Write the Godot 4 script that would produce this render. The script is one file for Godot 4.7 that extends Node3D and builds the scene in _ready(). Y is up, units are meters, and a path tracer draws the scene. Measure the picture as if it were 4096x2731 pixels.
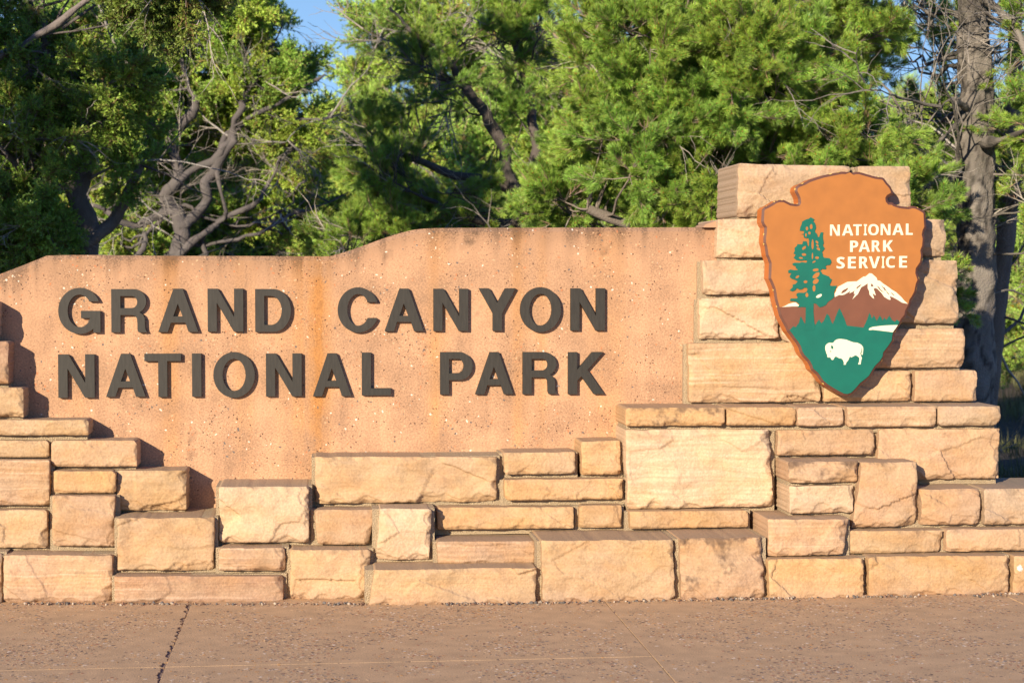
extends Node3D

# measured shapes, in metres (stones: four corners of the face, face depth, back depth, tone, roughness, open ends, stain) and millimetres (emblem)
var low_stones := [
	[-1.926,1.491,-1.648,1.49,-1.65,1.301,-1.928,1.302,0.17,-0.02,2,0.7,2,0],
	[-2.328,1.491,-1.947,1.491,-1.949,1.302,-2.331,1.304,0.17,-0.02,1,0.7,0,0],
	[-1.949,1.285,-1.588,1.284,-1.59,1.068,-1.952,1.07,0.17,-0.02,3,0.8,2,0],
	[-2.373,1.286,-1.971,1.285,-1.973,1.07,-2.376,1.073,0.17,-0.02,0,0.8,0,0],
	[-1.759,1.051,-1.517,1.05,-1.518,0.898,-1.761,0.9,0.17,-0.02,0,0.8,2,0],
	[-2.331,1.056,-1.779,1.052,-1.78,0.905,-2.333,0.909,0.18,-0.02,1,0.8,0,0],
	[-1.885,0.891,-1.194,0.886,-1.194,0.806,-1.886,0.812,0.19,-0.02,0,0.5,2,0],
	[-2.394,0.895,-1.902,0.891,-1.903,0.812,-2.395,0.817,0.19,-0.02,2,0.5,0,0],
	[-1.756,0.788,-1.39,0.784,-1.39,0.696,-1.757,0.7,0.2,-0.02,0,0.6,0,0],
	[-2.372,0.793,-1.774,0.788,-1.774,0.7,-2.373,0.706,0.2,-0.02,1,0.6,0,0],
	[-1.379,0.784,-0.95,0.78,-0.951,0.645,-1.38,0.65,0.2,-0.02,1,0.6,2,0],
	[-1.792,0.693,-1.38,0.689,-1.382,0.458,-1.795,0.463,0.24,-0.02,1,0.6,0,1],
	[-2.384,0.691,-1.814,0.685,-1.818,0.269,-2.389,0.277,0.24,-0.02,0,0.8,0,0],
	[-1.361,0.636,-1.051,0.632,-1.052,0.518,-1.362,0.522,0.26,-0.02,5,0.6,0,0],
	[-1.783,0.449,-1.386,0.444,-1.388,0.249,-1.785,0.255,0.3,-0.02,0,0.8,0,0],
	[-1.359,0.516,-1.049,0.512,-1.051,0.255,-1.361,0.26,0.32,-0.02,1,0.9,0,0],
	[-1.049,0.63,-0.703,0.627,-0.704,0.418,-1.051,0.422,0.22,-0.02,0,1,2,0],
	[-1.03,0.415,-0.552,0.409,-0.554,0.14,-1.032,0.148,0.42,-0.02,0,1,0,0],
	[-1.581,0.239,-1.052,0.231,-1.054,-0.01,-1.583,0,0.43,-0.02,1,0.9,0,1],
	[-2.219,0.254,-1.591,0.244,-1.593,-0.015,-2.222,-0.003,0.42,-0.02,2,0.9,0,0],
	[-1.037,0.136,-0.209,0.122,-0.21,-0.015,-1.038,0,0.49,-0.02,3,0.6,0,1],
	[-0.531,0.558,-0.082,0.553,-0.083,0.266,-0.533,0.273,0.36,-0.02,4,1,0,0],
	[-0.529,0.264,-0.199,0.259,-0.199,0.141,-0.53,0.146,0.46,-0.02,1,0.7,0,1],
	[-0.175,0.253,0.225,0.246,0.218,-0.012,-0.178,-0.005,0.48,-0.02,0,1,0,0],
	[-0.056,0.437,0.257,0.433,0.217,0.252,-0.039,0.256,0.37,-0.02,1,0.6,0,0],
	[-0.053,0.694,0.884,0.684,0.88,0.45,-0.05,0.451,0.27,-0.02,0,1,0,0],
	[0.27,0.449,0.534,0.445,0.523,0.184,0.252,0.188,0.46,-0.02,4,1,0,0],
	[0.239,0.174,1.043,0.173,1.034,-0.028,0.209,-0.012,0.67,-0.02,0,0.9,0,0],
	[0.555,0.286,1.058,0.281,1.056,0.166,0.562,0.17,0.5,-0.02,1,0.5,0,1],
	[0.566,0.435,1.272,0.428,1.274,0.316,0.57,0.319,0.33,-0.02,5,0.6,0,0],
	[0.918,0.704,1.292,0.703,1.294,0.588,0.922,0.589,0.25,-0.02,0,0.6,0,0],
	[0.914,0.569,1.536,0.567,1.534,0.456,0.92,0.459,0.29,-0.02,5,0.7,0,0],
	[1.319,0.759,1.529,0.76,1.532,0.583,1.326,0.58,0.25,-0.02,5,0.8,1,0],
	[1.301,0.434,1.525,0.434,1.523,0.317,1.301,0.317,0.33,-0.02,5,0.6,0,0],
	[1.542,0.823,2.305,0.819,2.328,0.412,1.556,0.406,0.31,-0.02,4,0.9,1,1],
	[1.555,0.407,2.184,0.403,2.18,0.315,1.558,0.313,0.37,-0.02,5,0.6,0,0],
	[1.064,0.305,1.728,0.302,1.738,-0.017,1.069,-0.015,0.67,-0.02,0,1,0,0],
	[1.757,0.307,2.177,0.307,2.192,-0.013,1.767,-0.011,0.68,-0.02,1,1,0,2],
	[1.542,0.937,2.062,0.935,2.063,0.838,1.542,0.84,0.32,-0.1,5,0.7,1,2],
	[2.074,0.935,2.441,0.934,2.441,0.835,2.074,0.838,0.32,-0.3,5,0.6,0,0],
	[2.445,0.932,2.696,0.933,2.697,0.832,2.446,0.832,0.32,-0.3,1,0.6,0,1],
	[2.711,0.933,3.193,0.932,3.194,0.824,2.711,0.826,0.325,-0.4,1,0.6,0,1],
	[3.206,0.931,3.542,0.931,3.543,0.828,3.207,0.826,0.32,-0.45,2,0.7,2,0],
	[2.347,0.813,2.869,0.811,2.87,0.678,2.347,0.677,0.3,-0.3,1,0.8,0,0],
	[2.892,0.813,3.553,0.81,3.56,0.542,2.889,0.543,0.3,-0.45,1,0.9,2,0],
	[2.353,0.667,2.727,0.668,2.721,0.556,2.356,0.556,0.5,-0.02,1,0.9,1,2],
	[2.361,0.542,2.701,0.543,2.695,0.399,2.362,0.397,0.5,-0.02,4,0.9,1,0],
	[2.225,0.388,2.643,0.387,2.608,0.202,2.219,0.199,0.62,-0.02,1,0.9,1,1],
	[2.743,0.659,3.035,0.658,3.031,0.323,2.688,0.319,0.5,-0.02,1,0.9,0,0],
	[3.052,0.516,3.37,0.517,3.369,0.329,3.058,0.329,0.5,-0.02,1,0.8,0,0],
	[3.39,0.514,3.947,0.512,3.949,0.328,3.392,0.327,0.5,-0.02,2,0.8,2,0],
	[2.661,0.316,3.151,0.314,3.15,0.197,2.662,0.198,0.56,-0.02,0,0.7,0,0],
	[3.166,0.317,3.919,0.313,3.92,0.2,3.167,0.201,0.57,-0.02,1,0.7,0,0],
	[2.206,0.197,2.696,0.194,2.702,-0.027,2.214,-0.022,0.68,-0.02,5,0.9,0,0],
	[2.725,0.197,3.462,0.194,3.468,-0.027,2.735,-0.022,0.66,-0.02,5,0.9,0,0],
	[3.491,0.19,3.932,0.187,3.934,-0.037,3.493,-0.033,0.65,-0.02,5,0.9,0,3]]
var pier_stones := [
	[2.186,2.213,2.796,2.201,2.795,1.941,2.178,1.925,0.08,-0.42,2,1,3,0],
	[2.834,2.201,3.123,2.205,3.135,1.933,2.831,1.932,0.08,-0.42,2,0.7,2,0],
	[2.074,1.916,2.682,1.923,2.683,1.716,2.075,1.711,0.07,-0.42,4,0.8,1,0],
	[2.701,1.918,3.33,1.921,3.334,1.722,2.703,1.719,0.06,-0.42,2,0.8,2,0],
	[1.993,1.697,2.431,1.7,2.432,1.519,1.999,1.515,0.08,-0.42,4,0.8,0,0],
	[2.453,1.7,3.398,1.703,3.406,1.359,2.455,1.359,0.07,-0.42,2,1,2,0],
	[1.978,1.499,2.411,1.5,2.412,1.28,1.981,1.279,0.08,-0.42,4,1,0,0],
	[2.423,1.498,2.746,1.498,2.748,1.123,2.424,1.28,0.08,-0.42,4,0.7,0,0],
	[1.918,1.259,2.635,1.261,2.64,0.942,1.926,0.94,0.08,-0.42,0,0.8,0,1],
	[2.763,1.332,3.433,1.333,3.44,1.121,2.764,1.12,0.075,-0.42,1,0.7,2,1],
	[2.657,1.107,3.138,1.107,3.14,0.943,2.658,0.941,0.075,-0.42,0,0.7,0,0],
	[3.158,1.107,3.508,1.107,3.512,0.94,3.159,0.938,0.075,-0.42,1,0.7,2,0]]
var sign_letters := [["G",-1.362,1.323,0.213,0.224],
	["R",-1.094,1.324,0.182,0.223],
	["A",-0.856,1.325,0.205,0.224],
	["N",-0.603,1.326,0.183,0.223],
	["D",-0.359,1.324,0.185,0.223],
	["C",0.068,1.327,0.206,0.221],
	["A",0.313,1.326,0.204,0.223],
	["N",0.569,1.326,0.183,0.222],
	["Y",0.808,1.326,0.194,0.224],
	["O",1.027,1.326,0.217,0.222],
	["N",1.296,1.327,0.183,0.223],
	["N",-1.365,0.988,0.184,0.223],
	["A",-1.124,0.991,0.202,0.222],
	["T",-0.928,0.989,0.187,0.224],
	["I",-0.685,0.989,0.048,0.224],
	["O",-0.576,0.990,0.214,0.222],
	["N",-0.305,0.988,0.185,0.223],
	["A",-0.062,0.987,0.200,0.224],
	["L",0.193,0.990,0.153,0.224],
	["P",0.604,0.992,0.171,0.223],
	["A",0.789,0.992,0.201,0.222],
	["R",1.041,0.991,0.183,0.222],
	["K",1.283,0.989,0.194,0.223]]
var panel_outline := [-1.786,1.578,-1.655,1.626,-1.533,1.674,-1.424,1.719,-0.773,1.719,-0.126,1.718,0.008,1.718,0.06,1.726,0.135,1.749,0.228,1.782,0.324,1.817,0.435,1.85,0.511,1.862,0.623,1.867,1.042,1.87,1.589,1.873,1.977,1.875]
var emblem_at := Vector3(2.728,1.554,0.210)
var board_outline := [27.1,604,3,608.2,-17.6,609.1,-58.8,601.1,-117,589.1,-171.7,572.1,-195.6,563.6,-219.5,550.1,-251.9,538.3,-267.2,524.8,-269.8,504.8,-267,496.5,-258.4,481.5,-251.5,464.9,-249.7,446.5,-253,439.8,-263.3,438.1,-290.6,441.3,-311.2,451.2,-328.3,459.5,-353.9,459.4,-372.6,454.3,-393,440.9,-416.8,427.5,-433.8,420.7,-445.3,407.3,-447.2,374,-448.8,344,-441.9,325.7,-431.6,312.4,-433.1,287.4,-436.4,257.3,-436.3,234,-429.4,214,-425.8,190.6,-422.3,167.3,-415.4,153.5,-405.7,126.8,-406.6,86.7,-408.1,46.6,-397.7,26.6,-383.9,-6.9,-378.7,-30.3,-373.4,-63.8,-364.7,-93.9,-359.4,-114,-350.7,-147.5,-335.2,-177.7,-317.9,-207.9,-307.5,-231.4,-290.3,-251.5,-276.5,-271.7,-259.2,-291.9,-245.4,-315.5,-237.1,-342,-224.7,-362.2,-197.3,-390.5,-185.6,-410.7,-177.3,-435,-149.9,-457.7,-137.4,-475.6,-120.8,-499.9,-95.9,-520.2,-62.7,-540.7,-33.6,-557,-4.5,-571.8,20.3,-574.4,45.1,-565.6,69.8,-541.5,94.5,-513.3,121,-493.2,144.1,-473.1,160.5,-444.9,176.9,-420.6,201.7,-396.5,219.8,-368.2,222.1,-348,250.9,-311.6,269,-283.3,271.3,-259,275.3,-238.8,287.7,-222.7,304.2,-198.4,316.5,-174.1,337.1,-149.9,341.1,-125.6,357.5,-97.3,364,-69,375.5,-52.8,390.3,-24.5,398.3,16,408.9,40.3,396.1,76.7,397.6,96.9,420.7,129.3,426.2,169.7,421.9,194,431.7,218.2,434.7,258.7,429.5,278.9,433.5,299.1,443.2,319.3,439.8,355.6,437.9,395,430.1,404.1,404.9,419.1,383,428.1,364.3,430.4,345.6,425.5,308.2,428.4,289.5,432.2,267.6,439.7,259.8,447.2,239.6,448.6,231.7,457.7,230.1,469.7,234.7,477.3,245.5,483.4,261.9,494,257.8,512.1,248.3,531.7,229.5,551.2,212.8,573.8,202.9,579.7,164,584,120.5,595.8,89.4,604.7,77,608.2,58.4,608.1,43,604.4,15.1,605.8]
var tree_outline := [-186.8,368.3,-176.5,363.3,-167,358.4,-172.5,347.1,-164.8,340.8,-159.6,328.3,-157.4,313.3,-162.5,300.7,-163.2,291.9,-155.5,285.7,-150.3,276.9,-148.9,265.6,-139.9,265.6,-136.1,278.2,-131.1,290.2,-118.2,289.5,-120.7,275.7,-120.6,258.1,-116.6,243.1,-115.3,233,-120.4,223,-115.2,212.9,-110,206.7,-116.3,195.4,-124,186.6,-120.6,177.8,-120,165.2,-112.2,156.4,-83.9,154,-76.1,145.2,-73.4,132.6,-81.1,118.8,-97.8,117.5,-106.8,109.9,-100.3,104.9,-104.1,96.1,-123.5,97.4,-133.7,88.6,-125.9,81,-123.3,72.2,-103.9,64.7,-85.9,58.4,-82,50.9,-70.3,42.1,-75.3,28.6,-83,12.2,-69.6,8.5,-42.8,9.4,-48.3,-2,-58.2,-26,-57,-39,-58.1,-50,-70.3,-63,-85.9,-71.7,-94.8,-80.5,-101.4,-91.4,-119.2,-100.1,-134.8,-104.4,-140.4,-100,-155,-84.7,-168,-83.6,-168.6,-126.2,-166.9,-148,-163.4,-180.7,-159.9,-201.4,-160.9,-224.4,-211.1,-224.2,-211.3,-191.5,-209.6,-103.2,-233,-102.1,-255.2,-104.2,-244.2,-92.2,-250.9,-82.4,-262.1,-74.8,-277.7,-71.5,-293.3,-70.4,-294.4,-63.9,-290,-57.3,-257.7,-57.4,-253.3,-50.8,-261.2,-41,-257.9,-30.1,-246.8,-26.9,-220,-27.6,-204.5,-21.5,-201.2,-8.4,-206.8,-0.8,-220.2,-0.8,-231.3,-9.5,-246.9,-10.6,-254.7,-4,-262.5,-5.1,-266.9,-13.8,-282.4,-20.3,-296.9,-14.9,-280.3,2.5,-280.4,15.6,-264.8,18.8,-254.2,31.9,-269.4,40.6,-288.4,47.1,-296.2,54.7,-296.2,61.3,-287.4,76.5,-304.1,76.5,-305.9,88.5,-294.4,94.8,-273.8,91,-252,92.3,-263.6,101.1,-266.2,112.3,-279.1,116.1,-284.3,123.6,-274,129.9,-243.2,129.9,-233,133.7,-209.8,130,-202.2,137.5,-212.5,143.8,-233,141.2,-245.8,141.2,-263.8,145,-276.7,156.2,-265.3,172.6,-276.9,177.6,-270.5,192.6,-271.9,207.7,-259.1,219,-256.6,227.7,-230.9,226.5,-225.9,242.8,-207.9,242.9,-200,215.3,-194.4,220.3,-193.8,247.9,-200.3,261.7,-208,257.9,-222.1,262.9,-223.5,278,-236.4,279.2,-222.3,283,-221.1,296.8,-244.2,298,-241.7,315.5,-234.1,333.1,-231.6,345.6,-211.1,357,-195.7,360.8]
var bison_outline := [-104.1,-318,-102.8,-307.3,-99.4,-301.2,-92.6,-295.2,-84.3,-291.2,-77.5,-290.2,-70.6,-291.5,-62.3,-290.9,-58.2,-287.9,-53.4,-281.2,-45.9,-274.9,-33.5,-271.2,-19.7,-270.6,-4.6,-272.4,9.2,-274.3,20.3,-278.8,32.7,-283.6,49.3,-289,63.2,-290.4,74.2,-292.7,82.5,-296.5,91.5,-302,97.1,-309.4,100.9,-316.1,102.1,-326.9,100.8,-336.4,100.2,-347.1,98.1,-353.9,94.7,-357.2,91.2,-348.5,93.9,-341.7,96.3,-332.3,95.1,-318.8,93,-316.1,92.1,-321.5,91.8,-333.6,85.6,-347.1,88.5,-356.5,91.3,-365.3,94.8,-370,92.1,-380.8,89.4,-394.3,88.1,-405.1,75,-405,76.3,-398.9,79.3,-394.2,80.4,-384.8,81.7,-375.4,78.9,-368.6,70.5,-361.8,61.5,-357.1,55.3,-359.1,45.7,-364.4,36.1,-368.4,34.4,-364.4,28.5,-365.7,25.1,-372.4,21,-383.2,12.1,-392.6,8.7,-400.6,7.3,-406.7,-4.4,-406.6,-1.7,-399.2,-5.9,-385.7,-9.4,-380.3,-15.6,-374.3,-28.7,-372.2,-38.4,-366.7,-46.7,-362.4,-54.2,-369.4,-60.4,-380.1,-65.2,-381.7,-70,-378.7,-74.2,-370.6,-77.7,-367.2,-88,-368.5,-92.1,-365.2,-93.6,-353,-97.8,-345,-99.2,-338.2,-102.7,-328.8]
var horn_outline := [-72.6,-302.7,-66.4,-305.4,-60.8,-312.8,-60.8,-319.5,-65.1,-325.6,-68.3,-320.2,-74.5,-318.1,-71.6,-310.1]
var eye_outline := [-75.1,-332.3,-71.4,-335.9,-75.1,-339.9,-78.8,-335.9]
var snow_outline := [-53.4,-50,-54.6,-33.6,-43.5,-15.1,-45.8,-9.6,-38,-3.1,-36.9,3.5,-13.5,15.5,14.4,29.7,46.8,31.8,65.9,32.5,87.1,48.2,101.6,57.6,112.8,58.1,132.9,74.9,145.2,74,163.3,59.2,172.3,50.4,176.9,37.3,189.3,35.5,210.8,18.7,233.4,4.5,252.6,-9.8,278.6,-25.1,308.1,-51.4,321.8,-67.9,343.3,-86.5,330.9,-84.3,310.6,-79.9,287.9,-65.7,260.8,-51.4,243.9,-45.9,249.6,-64.5,239.5,-64.5,213.5,-49.1,202.2,-32.7,190.8,-20.7,177.2,-7.5,164.8,-2.1,155.9,-7.5,161.6,-20.7,168.5,-41.4,159.5,-37.1,150.4,-29.4,159.6,-58.9,150.6,-54.5,134.8,-38.1,132.4,-19.5,124.4,-4.2,124.3,22,107.5,11.1,89.6,1.3,83,-10.8,71.9,-33.7,41.9,-62.1,57.3,-33.7,49.5,-33.7,50.6,-23.9,55,-14.5,40.5,-23.8,24.8,-31,32.6,-17.3,18.1,-26,2.5,-34.7,-2,-37.3,-15.4,-40.2,-30,-39.1]
var low_snow_outline := [-339,-102.3,-321.9,-97.3,-301.4,-85.6,-277.5,-79,-263.8,-78,-246.6,-92.4,-250,-99.1,-277.4,-99.1]
var mountain_outline := [-369.8,-101.2,-339,-102.3,-256.9,-99.1,-208.9,-94.1,-140.3,-84.2,-95.7,-75.8,-71.7,-64.1,-54.6,-49,-40.1,-28.1,14.4,26.4,65.9,28.6,132.9,70.1,145.2,70.1,172.4,46,189.3,31.8,252.6,-14.2,308.1,-56.9,343.3,-86.5,387.4,-89.9,365.9,-225.9,-345,-264.8]
var meadow_outline := [-304.1,-223,-292.1,-221.4,-276.8,-203,-263.1,-209.7,-246.1,-184.6,-236,-149.4,-222.1,-177.9,-213.5,-191.4,-208.5,-164.6,-168,-164.7,-158.5,-199.9,-148.3,-181.5,-138.1,-168.1,-124.2,-189.9,-110.6,-171.5,-95.3,-136.3,-81.5,-151.4,-71,-181.7,-64,-191.8,-53.9,-168.3,-43.7,-141.4,-28.4,-107.8,-12.7,-138.1,1.2,-168.4,11.8,-200.4,102.3,-210.9,114.5,-185.8,124.4,-163.9,134.3,-132.2,142.3,-148.6,149.2,-166.2,158,-144.3,167.1,-164,174,-178.3,182.8,-159.7,191.7,-146.5,200.9,-164.1,206.6,-176.1,215.4,-157.5,225.7,-172.9,243.5,-147.7,254.9,-168.6,271.9,-181.8,283.1,-169.8,295.6,-179.6,342.9,-179.8,344.6,-390.6,320.1,-648.7,-342.4,-643.7,-344.5,-240.9]
var lake_outline := [130.5,-221.9,134.9,-214.3,151.7,-207.8,185.4,-203.5,219.1,-200.3,252.9,-198.8,320.5,-198.4,320.9,-243.3,263.3,-236.6,219.4,-231,174.3,-225.4,151.8,-223.1,135,-224.8]
var snow_gaps := [[-21.1,-29.3,-11.1,-15.1,15.7,-2,42.4,17.7,16.8,-0.9,15.7,-9.6,3.5,-21.6,-11,-29.3],[61.6,-5.3,66.1,2.4,78.3,12.2,90.6,16.5,80.6,5.6,71.7,-0.9,66.1,-6.8],[141.1,20.2,150.1,17.6,151.3,12.2,156.5,6.2,141.2,5.6,142.3,12.2],[171.5,11.1,186.2,1.2,193,-9.7,212.2,-25.5,199.8,-20.7,186.2,-8.6],[196.7,12.8,203,7.8,208.7,0.1,215.4,-1,222.2,-11.9,231.3,-25.1,239.3,-32.8,240,-39.3,229.1,-28.4,222.3,-13,216.7,-17.4,213.2,-8.7,206.4,-2.1],[251.6,-26.2,260.7,-32.8,269.7,-40.4,266.4,-42.6,251.6,-30.6]]
var tree_gaps := [[-183.9,319.4,7.4,12.8,0],[-206.5,309.3,6.1,10.3,0],[-192.7,285.6,6.9,7.4,0],[-211.9,275.5,4.4,8.8,0],[-175.7,225.4,5.9,25.8,0],[-152.1,238,5.4,9.8,-40],[-149.4,219.9,4.9,8.8,-45],[-144.2,202.4,5.9,10.3,-50],[-221.3,207.7,6.9,12.8,50],[-221.6,173.1,11.8,6.9,0],[-238.2,155,10.3,4.9,5],[-176.1,165.1,3.7,16.7,0],[-151.4,156.4,10.3,6.9,0],[-167.4,135,9.3,3.9,-25],[-158.2,92.3,15.7,7.9,-5],[-155.4,63.4,11.8,21.6,50],[-157.8,32,12.3,17.7,50],[-256.4,55.9,10.8,5.9,-35],[-213.1,30,9.8,7.4,0],[-166.7,-4.1,7.7,17,0],[-204.8,-38.9,7.7,11.7,0],[-139.7,-44.4,17,7.7,-25]]
var emblem_letters := [["N",-81,272.2,52.4,58.1],["A",-15.8,273.1,59.9,58.3],["T",44.5,273.9,45,58.3],["I",101.5,274.5,16.2,58.3],["O",125.5,275,55.9,58.6],["N",192.6,275.9,52.7,58.7],["A",256.5,276.8,60.2,58.9],["L",329.6,277.6,37,59],["P",27.7,187.1,43.4,59],["A",74.8,187.8,60,59.2],["R",145.2,188.5,46,59.5],["K",206.5,189.3,52.7,59.7],["S",-44.4,99.4,43.3,61.2],["E",16.7,100.3,42.6,61.3],["R",77.1,101.3,48.4,61.3],["V",130,102.2,59.3,61.4],["I",199.7,102.9,14.5,61.4],["C",222.9,103.6,49.4,61.4],["E",294.4,104.6,42.7,61.4]]

var rng := RandomNumberGenerator.new()
var noise_a := FastNoiseLite.new()
var noise_ridge := FastNoiseLite.new()
var noise_cell := FastNoiseLite.new()
var tones := [Color(.575, .38, .215), Color(.56, .362, .218), Color(.51, .36, .235), Color(.445, .268, .165), Color(.65, .465, .30), Color(.585, .365, .185)]
var stone_mat: StandardMaterial3D
var mortar_mat: StandardMaterial3D
var bark_mat: StandardMaterial3D
var leaf_mat: StandardMaterial3D
var paint := {}
var pine_sprays := []
var juniper_sprays := []
var dead_sprays := []

# ------------------------------------------------------------------ helpers
func numbered(called: String) -> String:
	if not has_node(called):
		return called
	var n := 1
	while has_node("%s_%03d" % [called, n]):
		n += 1
	return "%s_%03d" % [called, n]

func tag(o: Node3D, label: String, category: String, group := "", kind := "") -> Node3D:
	if label:
		o.set_meta("label", label)
	if category:
		o.set_meta("category", category)
	if group:
		o.set_meta("group", group)
	if kind:
		o.set_meta("kind", kind)
	return o

func thing(called: String, at: Vector3, label: String, category: String, group := "") -> Node3D:
	var o := Node3D.new()
	o.name = numbered(called)
	add_child(o)
	o.position = at
	return tag(o, label, category, group)

func part(called: String, mesh: Mesh, mat: Material, parent: Node3D, at := Vector3.ZERO) -> MeshInstance3D:
	var o := MeshInstance3D.new()
	var n := 0
	var wanted := called
	while parent.has_node(wanted):
		n += 1
		wanted = "%s_%03d" % [called, n]
	o.name = wanted
	o.mesh = mesh
	if mat:
		o.material_override = mat
	parent.add_child(o)
	o.position = at
	return o

func struct(called: String, mesh: Mesh, mat: Material, at := Vector3.ZERO) -> MeshInstance3D:
	var o := part(called, mesh, mat, self, at)
	o.set_meta("kind", "structure")
	return o

func poly(flat: Array, k := 1.0) -> PackedVector2Array:
	var p := PackedVector2Array()
	for i in range(0, flat.size(), 2):
		p.append(Vector2(flat[i], flat[i + 1]) * k)
	return p

func area(p: PackedVector2Array) -> float:
	var s := 0.0
	for i in p.size():
		s += p[i].cross(p[(i + 1) % p.size()])
	return s / 2.0

func ccw(p: PackedVector2Array) -> PackedVector2Array:
	if area(p) < 0.0:
		p = p.duplicate()
		p.reverse()
	return p

func tri(st: SurfaceTool, a: Vector3, b: Vector3, c: Vector3) -> void:
	st.add_vertex(a)
	st.add_vertex(b)
	st.add_vertex(c)

func quad(st: SurfaceTool, a: Vector3, b: Vector3, c: Vector3, d: Vector3) -> void:
	tri(st, a, b, c)
	tri(st, a, c, d)

func flat_tool() -> SurfaceTool:
	var st := SurfaceTool.new()
	st.begin(Mesh.PRIMITIVE_TRIANGLES)
	st.set_smooth_group(-1)
	return st

func done(st: SurfaceTool) -> ArrayMesh:
	st.generate_normals()
	return st.commit()

func face_of(st: SurfaceTool, outer: PackedVector2Array, holes: Array, z: float) -> void:
	var p := ccw(outer)
	for h in holes:
		var inner: PackedVector2Array = ccw(h)
		inner.reverse()
		# a bridge from the hole's point and the outline's point that lie nearest to each other
		var best := 1e9
		var bi := 0
		var bj := 0
		for i in p.size():
			for j in inner.size():
				var d: float = p[i].distance_squared_to(inner[j])
				if d < best:
					best = d
					bi = i
					bj = j
		var joined := PackedVector2Array()
		for i in range(0, bi + 1):
			joined.append(p[i])
		for j in inner.size() + 1:
			joined.append(inner[(bj + j) % inner.size()])
		for i in range(bi, p.size()):
			joined.append(p[i])
		p = joined
	var t := Geometry2D.triangulate_polygon(p)
	if t.is_empty() and holes.is_empty():
		var clean := Geometry2D.offset_polygon(p, 0.0004)
		if not clean.is_empty():
			p = clean[0]
			t = Geometry2D.triangulate_polygon(p)
	if t.is_empty():
		print("no triangles for an outline of ", p.size())
	for i in range(0, t.size(), 3):
		var a := p[t[i]]
		var b := p[t[i + 1]]
		var c := p[t[i + 2]]
		if (b - a).cross(c - a) > 0.0:
			var s := b
			b = c
			c = s
		tri(st, Vector3(a.x, a.y, z), Vector3(b.x, b.y, z), Vector3(c.x, c.y, z))

func walls_of(st: SurfaceTool, outer: PackedVector2Array, z0: float, z1: float, hole := false) -> void:
	var p := ccw(outer)
	if hole:
		p.reverse()
	for i in p.size():
		var a := p[i]
		var b := p[(i + 1) % p.size()]
		quad(st, Vector3(a.x, a.y, z1), Vector3(a.x, a.y, z0), Vector3(b.x, b.y, z0), Vector3(b.x, b.y, z1))

func plate(outer: PackedVector2Array, holes: Array, z0: float, z1: float) -> ArrayMesh:
	var st := flat_tool()
	face_of(st, outer, holes, z1)
	walls_of(st, outer, z0, z1)
	for h in holes:
		walls_of(st, h, z0, z1, true)
	return done(st)

func inset(p: PackedVector2Array, d: float) -> PackedVector2Array:
	var q := PackedVector2Array()
	for i in p.size():
		var a := (p[i] - p[(i + p.size() - 1) % p.size()]).normalized()
		var b := (p[(i + 1) % p.size()] - p[i]).normalized()
		var n := Vector2(-a.y, a.x) + Vector2(-b.y, b.x)
		var l := n.length()
		n = n / maxf(l, 0.2)
		q.append(p[i] + n * d * minf(1.6, 1.0 / maxf(n.dot(Vector2(-b.y, b.x)), 0.4)))
	return q

func arc(cx: float, cy: float, rx: float, ry: float, a0: float, a1: float, n: int) -> Array:
	var out := []
	for i in n + 1:
		var a := deg_to_rad(lerpf(a0, a1, float(i) / n))
		out.append(Vector2(cx + cos(a) * rx, cy + sin(a) * ry))
	return out

func box(st: SurfaceTool, lo: Vector3, hi: Vector3) -> void:
	var v := []
	for i in 8:
		v.append(Vector3(hi.x if i & 1 else lo.x, hi.y if i & 2 else lo.y, hi.z if i & 4 else lo.z))
	quad(st, v[6], v[7], v[5], v[4])
	quad(st, v[3], v[2], v[0], v[1])
	quad(st, v[2], v[3], v[7], v[6])
	quad(st, v[4], v[5], v[1], v[0])
	quad(st, v[7], v[3], v[1], v[5])
	quad(st, v[2], v[6], v[4], v[0])

func std(c: Color, rough: float, metal := 0.0) -> StandardMaterial3D:
	var m := StandardMaterial3D.new()
	m.albedo_color = c.linear_to_srgb()
	m.roughness = rough
	m.metallic = metal
	return m

func noise(kind: int, freq: float, octaves: int, sd: int) -> FastNoiseLite:
	var n := FastNoiseLite.new()
	n.noise_type = kind
	n.frequency = freq
	n.fractal_type = FastNoiseLite.FRACTAL_FBM if octaves > 1 else FastNoiseLite.FRACTAL_NONE
	n.fractal_octaves = octaves
	n.seed = sd
	return n

func noise_tex(size: int, n: FastNoiseLite, lo: Color, hi: Color) -> NoiseTexture2D:
	var t := NoiseTexture2D.new()
	t.width = size
	t.height = size
	t.seamless = true
	t.generate_mipmaps = false
	t.noise = n
	var g := Gradient.new()
	g.set_color(0, lo)
	g.set_color(1, hi)
	t.color_ramp = g
	return t

func grey_bytes(n: FastNoiseLite, w: int, h: int, up_w := 0, up_h := 0) -> PackedByteArray:
	var im := n.get_image(w, h)
	if up_w:
		im.resize(up_w, up_h, Image.INTERPOLATE_CUBIC)
	im.convert(Image.FORMAT_L8)
	return im.get_data()

# ------------------------------------------------------------------ camera, sky, sun
func set_up() -> void:
	rng.seed = 20240611
	noise_a = noise(FastNoiseLite.TYPE_SIMPLEX_SMOOTH, 1.0, 3, 5)
	noise_ridge = noise(FastNoiseLite.TYPE_SIMPLEX_SMOOTH, 1.0, 3, 9)
	noise_ridge.fractal_type = FastNoiseLite.FRACTAL_RIDGED
	noise_cell = noise(FastNoiseLite.TYPE_CELLULAR, 1.0, 1, 3)
	noise_cell.cellular_return_type = FastNoiseLite.RETURN_CELL_VALUE
	noise_cell.domain_warp_enabled = true
	noise_cell.domain_warp_amplitude = 0.16
	noise_cell.domain_warp_frequency = 1.3

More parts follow.
